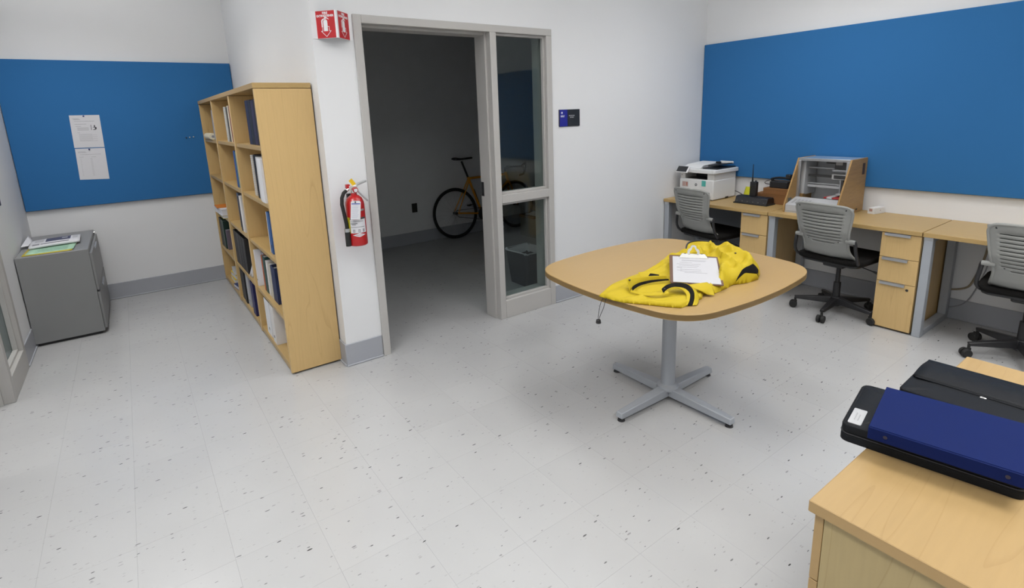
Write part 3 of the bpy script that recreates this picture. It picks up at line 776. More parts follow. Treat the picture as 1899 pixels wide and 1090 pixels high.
rbox(-.02, .02, .058, .084, .10, .32).build('wall_bracket', BLK, t)

# room sign right of the side light
t = thing('room_sign', 'small dark room sign with a blue band beside the door frame', 'sign', (1.98, 0, 1.56))
rbox(-.113, .113, -.008, 0, -.068, .068).build('plate', bcol((34, 38, 44)), t, bevel=.002)
bb = rbox(-.108, -.026, -.0095, -.008, -.066, .066).build('blue_band', bcol((28, 34, 140)), t, smooth=0)
ic = MB()
Mi = basis((-.085, -.0097, .042), (1, 0, 0), (0, 0, 1))
ic.prism([(.009*math.cos(2*PI*k/14), .009*math.sin(2*PI*k/14)) for k in range(14)], 0, .0004, Mi)
for (x0, x1, y0, y1) in ((-.098, -.087, .008, .022), (-.085, -.076, .008, .022), (-.074, -.056, .018, .022), (-.074, -.06, .008, .014)):
    ic.box(x0, x1, -.0101, -.0097, y0, y1)
ic.build('band_marks', bcol((200, 204, 220)), bb, smooth=0)
pl = MB()
for (x0, x1, y0, y1) in ((-.008, .012, .014, .022), (.015, .03, .014, .022), (.033, .054, .014, .022), (.004, .02, .000, .008), (.023, .044, .000, .008)):
    pl.box(x0, x1, -.0084, -.008, y0, y1)
pl.build('plate_marks', bcol((150, 152, 156)), t, smooth=0)

# ---------------------------------------------------------------- meeting table
TX, TY, TZ = 1.290, -1.572, .765
t = thing('meeting_table', 'square maple table with bowed edges on a grey cross base', 'table', (TX, TY, 0))
def bowed(hx, hy, cx, cy, r, n=14):
    """outline with bowed sides: side mid at hx/hy, virtual corner at cx/cy, corner radius r"""
    raw = []
    def arc(p, q, m):   # circular-ish (parabolic) arc from p to q through m at the middle
        return [Vector(p)*(1-s)*(1-2*s)+Vector(m)*4*s*(1-s)+Vector(q)*s*(2*s-1) for s in [k/n for k in range(n+1)]]
    C = [(cx, cy), (-cx, cy), (-cx, -cy), (cx, -cy)]
    Ms_ = [(0, hy), (-hx, 0), (0, -hy), (hx, 0)]
    sides = [arc(C[k], C[(k+1) % 4], Ms_[k]) for k in range(4)]
    out = []
    for k in range(4):
        S = sides[k]
        keep = [p for p in S if (p-Vector(C[k])).length > r and (p-Vector(C[(k+1) % 4])).length > r]
        out += keep
        # corner between side k and k+1
        a = keep[-1]; nx = [p for p in sides[(k+1) % 4] if (p-Vector(C[(k+1) % 4])).length > r][0]
        c = Vector(C[(k+1) % 4])
        for s in (.12, .25, .38, .5, .62, .75, .88):
            out.append(a*(1-s)**2+c*2*s*(1-s)+nx*s*s)
    return [(p.x, p.y) for p in out]
poly = bowed(.600, .552, .535, .490, .13)
top = MB().prism(poly, TZ-.030, TZ).build('table_top', W_TAB, t, bevel=.003)
MB().prism(poly, TZ-.029, TZ-.003).build('edge_band', W_EDGE, top, smooth=.9)
top.scale = (.9985, .9985, 1)
MB().cyl((0, 0, .07), (0, 0, TZ-.045), .038, n=32).build('column', SILVER, t)
MB().lathe([(.001, .055), (.060, .055), (.062, .062), (.058, .075), (.044, .082), (.040, .086), (.001, .086)], n=32).build('collar', SILVER, t)
MB().box(-.14, .14, -.14, .14, TZ-.046, TZ-.030).build('mount_plate', BLK, t)
for k in range(4):
    a = k*PI/2+.005
    M = Matrix.Rotation(a, 4, 'Z')
    P = [Vector(p) for p in ((.0, -.034, .022), (.405, -.023, .020), (.405, .023, .020), (.0, .034, .022), (.0, -.030, .070), (.402, -.019, .052), (.402, .019, .052), (.0, .030, .070))]
    f = MB().hexa([M @ p for p in P]).build('foot', SILVER, t, bevel=.004)
    MB().cyl(M @ Vector((.385, 0, 0)), M @ Vector((.385, 0, .012)), .021, .017, 14).cyl(M @ Vector((.385, 0, .012)), M @ Vector((.385, 0, .022)), .008, n=8).build('glide', BLK, f)

# ---------------------------------------------------------------- yellow rain jacket
JK = thing('rain_jacket', 'crumpled yellow rain jacket with black lining lying on the meeting table', 'jacket', (TX, TY, TZ))
def J(x, y, z=0): return Vector((x-TX, y-TY, z))
outline = [(.672, -1.640), (.690, -1.755), (.768, -1.880), (.800, -1.932), (.830, -1.972), (.900, -1.975), (.955, -1.952), (.990, -1.965), (1.045, -1.935), (1.105, -1.960), (1.19, -1.955), (1.265, -1.945),
           (1.34, -1.972), (1.43, -1.980), (1.52, -1.940), (1.59, -1.875), (1.65, -1.78), (1.67, -1.66), (1.60, -1.565), (1.50, -1.535), (1.38, -1.53), (1.30, -1.515), (1.21, -1.535), (1.10, -1.545), (.975, -1.550), (.815, -1.578)]
def inside_poly(x, y, P):
    c = False; n = len(P)
    for i in range(n):
        (x1, y1), (x2, y2) = P[i], P[(i+1) % n]
        if (y1 > y) != (y2 > y) and x < (x2-x1)*(y-y1)/(y2-y1)+x1: c = not c
    return c
def dist_poly(x, y, P):
    best = 9; n = len(P); bp = None
    for i in range(n):
        a = Vector(P[i]); b_ = Vector(P[(i+1) % n]); d = b_-a; s = max(0, min(1, (Vector((x, y))-a).dot(d)/d.length_squared)); q = a+d*s
        e = (Vector((x, y))-q).length
        if e < best: best = e; bp = q
    return best, bp
def seg(x, y, ax, ay, bx, by):
    d = Vector((bx-ax, by-ay)); p = Vector((x-ax, y-ay)); s = max(0, min(1, p.dot(d)/d.length_squared)); return (p-d*s).length, s
FOLDS = [  # ridge segment ax,ay,bx,by,width,height
    (.72, -1.66, 1.00, -1.74, .020, .006), (.80, -1.62, 1.10, -1.66, .018, .006), (.80, -1.78, 1.05, -1.90, .016, .008),
    (1.00, -1.60, 1.20, -1.62, .018, .010), (1.20, -1.93, 1.42, -1.80, .024, .018), (1.12, -1.92, 1.30, -1.86, .016, .012),
    (1.36, -1.60, 1.48, -1.84, .026, .022), (1.46, -1.57, 1.56, -1.78, .024, .024), (1.55, -1.60, 1.62, -1.72, .022, .014),
    (1.42, -1.95, 1.56, -1.82, .022, .016), (1.30, -1.70, 1.44, -1.66, .018, .014), (1.05, -1.94, 1.20, -1.86, .014, .010), (1.40, -1.72, 1.52, -1.64, .012, -.016), (1.34, -1.90, 1.46, -1.88, .010, -.014)]
def jh(x, y):
    d, _ = dist_poly(x, y, outline)
    t_ = max(0, min(1, (x-1.02)/.42)); t_ = t_*t_*(3-2*t_)
    H = .013+.069*t_
    edge = .014+.050*t_
    k = min(1, d/edge); z = .004+H*math.sqrt(max(0, 1-(1-k)**2))
    for ax, ay, bx, by, wd, hh in FOLDS:
        q, s = seg(x, y, ax, ay, bx, by)
        z += hh*math.exp(-(q/wd)**2)*k*(1-.3*s)
    # creases: ridged noise stretched along the way the cloth lies
    p, q = x*.60+y*.80, -x*.80+y*.60
    wob = noise.noise(Vector((x*5, y*5, 7.7)))*.35
    w1 = 1-abs(noise.noise(Vector((p*3.2+wob, q*11+wob*2, 1.3)))*2.2)
    p2, q2 = x*.97-y*.25, x*.25+y*.97
    w2 = 1-abs(noise.noise(Vector((p2*3.0, q2*13+wob, 5.1)))*2.2)
    z += k*(.030*t_*(max(0, w1)**2-.35)+(.009-.003*t_)*(max(0, w2)**2-.35))
    # the clipboard presses the cloth flat under it
    return z
CB = [Vector((1.242, -1.622, .85)), Vector((1.416, -1.785, .85)), Vector((1.147, -1.947, .80)), Vector((.964, -1.783, .80))]   # TL TR BR BL
_ce = (CB[1]-CB[0]).normalized(); _cd = (CB[3]-CB[0]).normalized(); _cn = _cd.cross(_ce)
if _cn.z < 0: _cn = -_cn
def cb_plane_z(x, y):
    o_ = CB[0]; return o_.z-(_cn.x*(x-o_.x)+_cn.y*(y-o_.y))/_cn.z
cbp = [(p.x, p.y) for p in CB]
nx_, ny_ = 136, 66
x0_, x1_, y0_, y1_ = .66, 1.68, -1.99, -1.50
V = {}; b = MB(); idx = {}
def jz(x, y):
    z = jh(x, y)
    if inside_poly(x, y, cbp): z = min(z, cb_plane_z(x, y)-TZ-.004)
    return z
for j in range(ny_+1):
    for i in range(nx_+1):
        x = x0_+(x1_-x0_)*i/nx_; y = y0_+(y1_-y0_)*j/ny_
        if inside_poly(x, y, outline):
            p = (x, y, jz(x, y))
        else:
            d, q = dist_poly(x, y, outline)
            if d > .011: continue
            p = (q.x, q.y, .0015)
        idx[(i, j)] = len(b.v); b.v.append(tuple(J(*p)))
for j in range(ny_):
    for i in range(nx_):
        k4 = [(i, j), (i+1, j), (i+1, j+1), (i, j+1)]
        if all(k in idx for k in k4): b.f.append(tuple(idx[k] for k in k4))
b.build('body', YEL, JK, smooth=1.0, solid=.002)
def ribbon(name, m, lower, upper, parent, solid=.0025, n=40, sub=1):
    """cloth strip between two point rows (Catmull-Rom sampled)"""
    def cr(P, t_):
        m_ = len(P)-1; s = t_*m_; i = min(int(s), m_-1); f = s-i
        p0, p1, p2, p3 = (Vector(P[max(0, i-1)]), Vector(P[i]), Vector(P[i+1]), Vector(P[min(m_, i+2)]))
        return .5*((2*p1)+(-p0+p2)*f+(2*p0-5*p1+4*p2-p3)*f*f+(-p0+3*p1-3*p2+p3)*f**3)
    def fn(u, v):
        a = cr(lower, u); c = cr(upper, u); p = a.lerp(c, v); return J(p.x, p.y, p.z)
    return MB().grid(fn, n, 4).build(name, m, parent, solid=solid, subsurf=sub, smooth=2.0)
# upright storm flap left of the clipboard with black facing
ribbon('storm_flap', YEL, [(.775, -1.735, .026), (.80, -1.720, .030), (.86, -1.705, .032), (.95, -1.715, .032), (1.03, -1.745, .030)],
       [(.800, -1.690, .068), (.825, -1.680, .072), (.88, -1.690, .064), (.96, -1.710, .058), (1.03, -1.740, .052)], JK)
ribbon('flap_facing', BLKF, [(.782, -1.745, .032), (.81, -1.735, .034), (.87, -1.722, .034), (.95, -1.732, .034), (1.03, -1.757, .031)],
       [(.785, -1.737, .043), (.81, -1.725, .046), (.87, -1.714, .046), (.95, -1.725, .044), (1.03, -1.752, .038)], JK, .0015)
ribbon('front_pleat', YEL, [(.775, -1.735, .026), (.79, -1.80, .022), (.825, -1.86, .030), (.87, -1.88, .034)],
       [(.785, -1.735, .034), (.803, -1.80, .030), (.836, -1.85, .038), (.875, -1.868, .042)], JK)
# turned-back hem with black lining near the table corner
hem_lo = [(.845, -1.870, .036), (.885, -1.862, .044), (.925, -1.875, .050), (.945, -1.905, .046), (.935, -1.940, .034), (.900, -1.965, .018), (.868, -1.978, .006)]
hem_hi = [(.858, -1.846, .050), (.905, -1.840, .058), (.955, -1.858, .062), (.978, -1.895, .058), (.968, -1.935, .042), (.930, -1.968, .022), (.885, -1.990, .005)]
ribbon('hem_lining', BLKF, hem_lo, hem_hi, JK, .003)
hl2 = [(x-.012, y+.010, z-.003) for x, y, z in hem_lo]
ribbon('hem_fold', YEL, hl2, [(x+.001, y-.001, z+.001) for x, y, z in hem_lo], JK, .004)
ribbon('hem_outer', YEL, [(x+.001, y-.001, z) for x, y, z in hem_hi], [(x+.020, y-.010, max(.003, z-.016)) for x, y, z in hem_hi], JK, .004)
# sleeve opening left of the clipboard
ribbon('cuff', YEL, [(.955, -1.640, .036), (.975, -1.668, .036), (1.01, -1.690, .032)], [(.962, -1.622, .056), (.995, -1.642, .056), (1.035, -1.668, .046)], JK)
ribbon('cuff_lining', BLKF, [(.985, -1.668, .040), (1.005, -1.683, .038), (1.03, -1.696, .034)], [(.998, -1.652, .050), (1.02, -1.668, .047), (1.045, -1.685, .040)], JK, .0015)
# pocket flap below the clipboard
ribbon('pocket_flap', YEL, [(.965, -1.885, .052), (1.00, -1.935, .036), (1.035, -1.962, .012)], [(1.09, -1.925, .050), (1.085, -1.955, .036), (1.06, -1.985, .008)], JK)
# black lining patch and front zip on the right bundle
def drape(name, m, q4, lift=.003, n=14):
    def fn(u, v):
        a = Vector(q4[0]).lerp(Vector(q4[1]), u); c = Vector(q4[3]).lerp(Vector(q4[2]), u); p = a.lerp(c, v)
        return J(p.x, p.y, max(.003, jz(p.x, p.y))+lift)
    return MB().grid(fn, n, n).build(name, m, JK, solid=.0015, smooth=1.2)
drape('side_lining', BLKF, [(1.285, -1.9515), (1.435, -1.9785), (1.475, -1.955), (1.33, -1.950)])
zp = [(1.385, -1.60), (1.42, -1.575), (1.46, -1.555), (1.505, -1.548), (1.55, -1.558), (1.59, -1.58), (1.62, -1.61)]
ribbon('collar_edge', YEL, [(x, y-.020, jz(x, y-.024)) for x, y in zp], [(x+.004, y+.008, .088+.016*math.sin(PI*k/6)) for k, (x, y) in enumerate(zp)], JK, .004)
zpp = [(x+.004, y+.010, .090+.016*math.sin(PI*k/6)) for k, (x, y) in enumerate(zp)]
MB().tube([J(*p) for p in zpp], .0055, 8).build('zip', BLK, JK, subsurf=1)
# snaps
for (x, y, z) in ((.818, -1.694, .064), (.872, -1.852, .048), (1.43, -1.60, jz(1.43, -1.60)+.002), (1.47, -1.83, jz(1.47, -1.83)+.002)):
    MB().sphere(J(x, y, z), .0055, 10, 6, (1, 1, .6)).build('snap', BLK, JK)
# drawcord hanging over the edge with toggle
cord = [(.705, -1.668, .012), (.690, -1.668, .012), (.672, -1.662, .004), (.662, -1.655, -.030), (.657, -1.650, -.075), (.655, -1.650, -.105)]
cord2 = [(.705, -1.672, .012), (.688, -1.682, .010), (.670, -1.680, .000), (.668, -1.676, -.040), (.655, -1.664, -.075), (.655, -1.655, -.105)]
for c_ in (cord, cord2): MB().tube([J(*p) for p in c_], .0016, 6).build('drawcord', BLK, JK, subsurf=1)
MB().cyl(J(.655, -1.652, -.103), J(.655, -1.652, -.122), .010, .013, 14).build('toggle', BLK, JK, bevel=.003)
MB().sphere(J(.705, -1.670, .014), .006, 10, 6).build('snap', BLK, JK)

# ---------------------------------------------------------------- clipboard on the jacket
ctr = (CB[0]+CB[1]+CB[2]+CB[3])/4
Mc = basis(ctr, _ce, -_cd)      # x right, y towards the clip, z up
root = bpy.data.objects.new('clipboard', None); COL.objects.link(root); root.matrix_world = Mc
tag(root, 'brown clipboard with printed sheet and steel clip resting on the yellow jacket', 'clipboard')
MB().prism(rrect(.120, .160, .010), -.003, .0005).build('board', mat('hardboard', lin((96, 66, 48)), .55, noise=.08, nscale=60), root)
MB().prism([(-.106, -.153), (.109, -.153), (.109, -.145), (.112, .138), (-.103, .138)], .0008, .004).build('papers', mat('clipboard_paper', (.50, .50, .525), .85), root, smooth=0)
pl = MB()
for (x0, x1, y) in ((-.07, -.02, .112), (-.06, .06, .095), (-.06, .055, .086), (-.07, -.01, .066), (-.085, .03, .047), (-.075, .02, .030), (-.085, .012, .012), (-.085, -.06, .003), (-.07, .028, -.014), (-.085, -.06, -.024), (-.07, .03, -.034), (-.05, .055, -.048)):
    pl.box(x0, x1, y-.001, y+.001, .004, .0042)
pl.build('print_lines', bcol((110, 110, 118)), root, smooth=0)
cl = MB(); cl.hexa([Vector(p) for p in ((-.075, .118, .004), (.075, .118, .004), (.060, .150, .0008), (-.060, .150, .0008), (-.072, .120, .0075), (.072, .120, .0075), (.058, .150, .019), (-.058, .150, .019))])
clip = cl.build('clip', CHROME, root, bevel=.004)
cl = MB(); Mk = basis((0, .142, .014), (1, 0, 0), (0, .5, .87))
ring = [(-.030, 0), (-.030, .022), (-.024, .032), (-.016, .036), (-.014, .046), (-.007, .053), (.007, .053), (.014, .046), (.016, .036), (.024, .032), (.030, .022), (.030, 0)]
inner = [(-.018, .004), (-.018, .018), (-.012, .024), (-.007, .034), (-.006, .040), (-.003, .043), (.003, .043), (.006, .040), (.007, .034), (.012, .024), (.018, .018), (.018, .004)]
for zq in (0,):
    n = len(ring)
    P = [Mk @ Vector((x, y, -.0012)) for x, y in ring+inner]+[Mk @ Vector((x, y, .0012)) for x, y in ring+inner]
    F = []
    for k in range(n-1):
        F += [(k, k+1, n+k+1, n+k), (2*n+k, 3*n+k, 3*n+k+1, 2*n+k+1), (k, 2*n+k, 2*n+k+1, k+1), (n+k, n+k+1, 3*n+k+1, 3*n+k)]
    cl.add(P, F)
cl.build('clip_lever', CHROME, clip, smooth=0)
for sx in (-1, 1): MB().cyl((sx*.036, .150, .014), (sx*.046, .150, .014), .0055, n=10).build('clip_pivot', BLK, clip)

# ---------------------------------------------------------------- desks along the right wall
DX = 3.215; DZ = .74
def desk(label, y_left, y_right, pedestal, leg=True):
    """y_left is the end towards the door wall, desk runs towards -Y"""
    t = thing('desk', label, 'desk', (DX, y_left, 0), 0, 'row of maple desks')
    L = y_left-y_right; D = XR-.004-DX
    rbox(0, D, -L+.0015, -.0015, DZ-.030, DZ).build('desk_top', W_Y, t, bevel=.002)
    if leg:
        g = MB()
        lf = MB()
        lf.box(.012, .070, -.056, -.006, 0, DZ-.031)            # front post
        lf.box(.070, D-.075, -.056, -.006, 0, .045)             # floor rail
        lf.box(.070, D-.075, -.050, -.012, DZ-.066, DZ-.031)    # top rail
        lf.box(D-.075, D-.018, -.056, -.006, 0, DZ-.031)        # rear post
        leg_o = lf.build('loop_leg', SILVER, t, bevel=.003)
        rbox(.010, .050, -.057, -.005, DZ-.052, DZ-.0305).build('leg_cap', ALU, leg_o, bevel=.001)
    if pedestal:
        ya, yb = -L+.002, -L+.236
        body = rbox(.030, D-.03, ya, yb, .014, DZ-.031).build('pedestal', W_Z, t, bevel=.0015)
        rbox(.05, D-.05, ya+.02, yb-.02, 0, .016).build('plinth', BLK, t)
        for (za, zb, lock) in ((.534, .706, 0), (.356, .531, 0), (.014, .353, 1)):
            d = rbox(.010, .029, ya+.001, yb-.001, za, zb).build('drawer_front', W_Z, t, bevel=.0015)
            yh = yb-.022
            hd = MB(); hd.box(-.006, .016, yh-.152, yh, zb-.002, zb+.0012); hd.box(-.006, -.003, yh-.152, yh, zb-.018, zb+.0012)
            hd.build('pull', ALU, d, bevel=.0008)
            if lock: MB().cyl((.0085, ya+.045, zb-.035), (.0115, ya+.045, zb-.035), .009, n=16).build('lock', BLK, d)
    return t, D
d1, D = desk('maple desk under the printer, next to the door wall', -.004, -1.056, True)
# modesty panel of the first desk
rbox(D-.10, D-.085, -.80, -.06, .16, DZ-.032).build('modesty_panel', mat('modesty_grey', lin((120, 126, 134)), .5), d1, bevel=.002)
desk('maple desk in the middle carrying the small milling machine', -1.059, -2.117, True)
desk('maple desk at the right edge with a cable hanging beneath it', -2.120, -3.18, True)

# cables under the third desk
def cable(label, pts, r, m):
    o = MB().tube(pts, r, 7).build('cable', m, None, subsurf=1); return tag(o, label, 'cable')
cable('beige cable looping under the right desk to the wall', [(3.80, -2.13, .218), (3.80, -2.18, .222), (3.80, -2.225, .236), (3.80, -2.270, .262), (3.80, -2.285, .305), (3.80, -2.296, .35), (3.80, -2.318, .425), (3.80, -2.335, .52), (3.80, -2.34, .64)], .008, mat('beige_cable', lin((150, 135, 112)), .6))
cable('pale thin cable drooping against the baseboard under the right desk', [(3.795, -2.13, .082), (3.795, -2.183, .087), (3.795, -2.225, .106), (3.795, -2.262, .135), (3.797, -2.288, .19), (3.80, -2.306, .25), (3.802, -2.35, .40), (3.803, -2.37, .60)], .0045, mat('pale_cable', lin((150, 152, 156)), .6))

# ---------------------------------------------------------------- office chairs
def build_chair(label, loc, rot, star):
    t = thing('office_chair', label, 'office chair', (*loc, 0), rot, 'grey slatted office chairs at the desks')
    ZT, ZB = .895, .452
    def prof(v):      # centre line of the back shell, v 0 bottom .. 1 top
        z = ZB+(ZT-ZB)*v
        x = -.205-.095*min(1, v/.55)**1.2-.045*max(0, (v-.3)/.7)**1.3+.12*max(0, (.22-v)/.22)**2
        return x, z
    def hw(v):
        if v < .34: s = v/.34; return .190-.035*math.sin(s*PI/2)
        s = (v-.34)/.66; return .155+.052*s**.8
    def shell(s, v):
        x, z = prof(v); h = hw(v)
        # rounded top corners
        ss = s
        zz = z - (.012*abs(s)**4 if v > .9 else 0) + .010*(1-s*s)*max(0, v-.8)*5*.4
        return (x+.052*s*s*(.5+.5*v), ss*h, zz)
    # rows: solid bands and slots
    rows = [0, .05, .10, .16, .22, .28, .33]
    slots = []
    v0, v1, ns = .36, .92, 10
    step = (v1-v0)/ns
    for k in range(ns):
        a = v0+step*k; slots.append((a, a+.0125)); rows += [a, a+.0125]
    rows += [.945, .97, 1.0]
    rows = sorted(rows)
    cols = [-1, -.93, -.84, -.74, -.5, -.25, 0, .25, .5, .74, .84, .93, 1]
    b = MB()
    for v in rows:
        for s in cols: b.v.append(shell(s, v))
    nc = len(cols)
    for j in range(len(rows)-1):
        is_slot = any(abs(rows[j]-a) < 1e-6 for a, _ in slots)
        for i in range(nc-1):
            lim = .76 if rows[j] > .40 else .62
            if is_slot and cols[i] > -lim and cols[i+1] < lim: continue
            b.f.append((j*nc+i, j*nc+i+1, (j+1)*nc+i+1, (j+1)*nc+i))
    back = b.build('back_shell', CHG, t, solid=.007, smooth=1.2)
    fp = MB(); pr_ = [.08, .18, .3, .45, .6, .75, .88, .965]; pc = [-.92, -.6, -.3, 0, .3, .6, .92]
    for v in pr_:
        for s in pc: q = shell(s, v); fp.v.append((q[0]+.013, q[1], q[2]))
    for j in range(len(pr_)-1):
        for i in range(len(pc)-1): fp.f.append((j*7+i, j*7+i+1, (j+1)*7+i+1, (j+1)*7+i))
    fp.build('back_pad', BLKF, t, solid=.008, smooth=1.2)
    # rolled rim
    rim = [shell(-1, v) for v in [k/14 for k in range(15)]]
    top = [shell(s, 1) for s in (-.9, -.7, -.4, 0, .4, .7, .9)]
    other = [shell(1, v) for v in [k/14 for k in range(14, -1, -1)]]
    bot = [shell(s, 0) for s in (.7, .35, 0, -.35, -.7)]
    MB().tube(rim[1:-1]+top+other[1:-1]+bot, .0105, 8, True).build('rim', CHG, back, subsurf=1)
    for s in (-.80, .80):
        x, y, z = shell(s, .955); MB().cyl((x-.0045, y, z), (x-.002, y, z), .006, n=10).build('screw', BLK, back)
        x, y, z = shell(s*.82, .395); MB().cyl((x-.0045, y, z), (x-.002, y, z), .0045, n=10).build('screw', BLK, back)
    # seat
    st = MB().prism(rrect(.235, .235, .07, 6), .445, .480).build('seat', BLKF, t, bevel=.014, seg=3)
    MB().prism(rrect(.215, .21, .06, 6), .425, .446).build('seat_pan', BLK, st, bevel=.006)
    st.location = (.03, 0, .004)
    # bracket arms
    for sy in (-1, 1):
        a = shell(sy*1.0, .42)
        pts = [(a[0]-.004, sy*.205, .652), (a[0]+.004, sy*.212, .63), (a[0]+.004, sy*.216, .575), (a[0]+.015, sy*.228, .52), (a[0]+.05, sy*.226, .468), (a[0]+.10, sy*.19, .448), (-.08, sy*.10, .428), (.0, sy*.05, .418)]
        MB().tube(pts, [.013, .014, .013, .013, .0125, .0125, .013, .013], 8).build('back_bracket', BLK, t, subsurf=1)
        MB().cyl((a[0]-.002, sy*.150, .640), (a[0]-.006, sy*.214, .640), .017, .0145, 12).build('pivot', CHG, t, bevel=.003)
    rbox(-.10, .10, -.075, .075, .385, .428).build('mechanism', BLK, t, bevel=.012)
    lv = MB().tube([(.02, -.07, .405), (.03, -.15, .395), (.045, -.21, .378), (.05, -.235, .372), (.06, -.30, .352)], [.004, .004, .004, .009, .008], 8)
    lv.build('height_lever', BLK, t)
    MB().cyl((0, 0, .20), (0, 0, .39), .015, n=16).cyl((0, 0, .06), (0, 0, .25), .027, .025, 16).build('gas_lift', BLK, t)
    # star base
    MB().cyl((0, 0, .070), (0, 0, .135), .048, .040, 18).build('hub', BLK, t, bevel=.004)
    for k in range(5):
        a = star-rot+k*2*PI/5
        M = Matrix.Rotation(a, 4, 'Z')
        P = [Vector(p) for p in ((.03, -.028, .080), (.275, -.018, .078), (.275, .018, .078), (.03, .028, .080), (.03, -.022, .132), (.285, -.012, .098), (.285, .012, .098), (.03, .022, .132))]
        lg = MB().hexa([M @ p for p in P]).build('base_leg', BLK, t, bevel=.005)
        c = MB()
        for sy in (-1, 1):
            c.cyl(M @ Vector((.288, sy*.006, .029)), M @ Vector((.288, sy*.027, .029)), .029, .027, 16)
        c.cyl(M @ Vector((.275, 0, .04)), M @ Vector((.275, 0, .085)), .009, n=8)
        c.box(.262, .300, -.006, .006, .03, .062, M)
        c.build('caster', BLKR, lg, bevel=.003)
    return t
build_chair('grey slatted office chair tucked in front of the printer desk', (3.33, -.48), A(-8), A(20))
build_chair('grey slatted office chair in the middle, in front of the milling machine', (3.300, -1.600), A(-5), A(41))
build_chair('grey slatted office chair cut off by the right edge of the picture', (3.31, -2.665), A(4), A(60))

# ---------------------------------------------------------------- printer
PX0, PX1, PY0, PY1 = 3.385, 3.755, -.432, -.060
t = thing('printer', 'white multifunction printer with document feeder on the desk by the door wall', 'printer', ((PX0+PX1)/2, (PY0+PY1)/2, DZ))
hx, hy = (PX1-PX0)/2, (PY1-PY0)/2
rbox(-hx, hx, -hy, hy, .006, .192).build('lower_body', WHT, t, bevel=.008, seg=3)
rbox(-hx+.03, hx-.03, -hy+.03, hy-.03, 0, .008).build('base_feet', BLK, t)
rbox(-hx-.003, -hx+.01, -hy+.02, hy-.02, .010, .075).build('paper_tray', WHT, t, bevel=.004)
u = MB()
u.box(-hx+.012, hx, -hy+.003, -hy+.075, .190, .252); u.box(-hx+.008, hx, hy-.055, hy-.003, .190, .252); u.box(.02, hx-.003, -hy+.06, hy-.05, .190, .252)
u.build('upper_body', WHT2, t, bevel=.004)
rbox(-hx+.03, .021, -hy+.074, hy-.054, .188, .196).build('output_tray', BLK, t)
rbox(.004, .021, -hy+.074, hy-.054, .196, .250).build('output_slot', BLK, t)
sc = MB().prism(rrect(hx+.016, hy+.014, .02), .252, .290, Matrix.Translation((.002, -.004, 0))).build('scanner', WHT, t, bevel=.006)
# document feeder: raised block on the left, dark trays on the right
ad = MB(); ad.hexa([Vector(p) for p in ((-hx+.02, -.02, .290), (hx-.02, -.02, .290), (hx-.02, hy+.004, .290), (-hx+.02, hy+.004, .290),
                                       (-hx+.06, -.035, .325), (hx-.04, -.035, .338), (hx-.05, hy-.03, .338), (-hx+.08, hy-.03, .325))][:4][::-1][::-1]+
        [Vector(p) for p in ((-hx+.06, -.035, .325), (hx-.04, -.035, .338), (hx-.05, hy-.03, .338), (-hx+.08, hy-.03, .325))])
ad.build('document_feeder', WHT, t, bevel=.008, seg=3)
rbox(-hx+.05, hx-.01, -hy+.0, -.03, .290, .300).build('eject_tray', BLK, t, bevel=.003)
f = MB(); f.hexa([Vector(p) for p in ((-hx+.13, -hy+.02, .325), (hx-.02, -hy+.02, .325), (hx-.02, -.035, .312), (-hx+.13, -.035, .312), (-hx+.13, -hy+.02, .332), (hx-.02, -hy+.02, .332), (hx-.02, -.035, .320), (-hx+.13, -.035, .320))])
ft = f.build('feed_tray', BLK, t, bevel=.002)
rbox(hx-.035, hx-.02, -hy+.02, -.03, .322, .345).build('tray_edge', WHT, ft, bevel=.003)
rbox(.03, .06, -.10, -.06, .328, .348).build('paper_guide', BLK, ft, bevel=.002)
Mp = basis((-hx-.036, hy-.056, .286), (0, -1, 0), (.62, 0, .78))
cp = rbox(-.066, .066, -.036, .036, -.016, 0, Mp).build('control_panel', WHT, t, bevel=.004)
rbox(-.060, .052, -.030, .031, 0, .0015, Mp).build('screen', bcol((40, 42, 46)), cp)
Mf = basis((-hx-.0008, 0, .118), (0, -1, 0), (0, 0, 1))
rbox(.062, .106, .012, .066, 0, .0008, Mf).build('teal_sticker', TEAL, t, smooth=0)
# round badge with two letters, as on the front
bd = MB().prism([(.0135*math.cos(2*PI*k/24), .0135*math.sin(2*PI*k/24)+.022) for k in range(24)], 0, .0008, Mf).build('badge', bcol((92, 94, 98)), t, smooth=0)
lettering('badge_lettering', 'hp', .020, WHT, bd, Mf @ Matrix.Translation((0, .0245, .001)), extrude=.0003)
st_ = rbox(-.155, -.088, -.005, .045, 0, .0006, Mf).build('printed_label', bcol((186, 178, 176)), t, smooth=0)
ll = MB()
for q in range(4): ll.box(-.150, -.118-.004*(q % 2), .034-.010*q, .039-.010*q, .0006, .0009, Mf)
ll.box(-.112, -.094, .004, .040, .0006, .0009, Mf)
ll.build('label_print', bcol((176, 120, 108)), st_, smooth=0)
MB().cyl((-hx+.0115, hy-.020, .225), (-hx+.007, hy-.020, .225), .004, n=10).build('usb_port', BLK, t)
MB().box(.02, .07, -hy-.0008, -hy+.004, .004, .020).build('side_grip', BLK, t)
cable('black power cable behind the printer', [(3.76, -.40, .80), (3.775, -.44, .79), (3.775, -.50, .765), (3.74, -.545, .746), (3.70, -.56, .744)], .004, BLK)

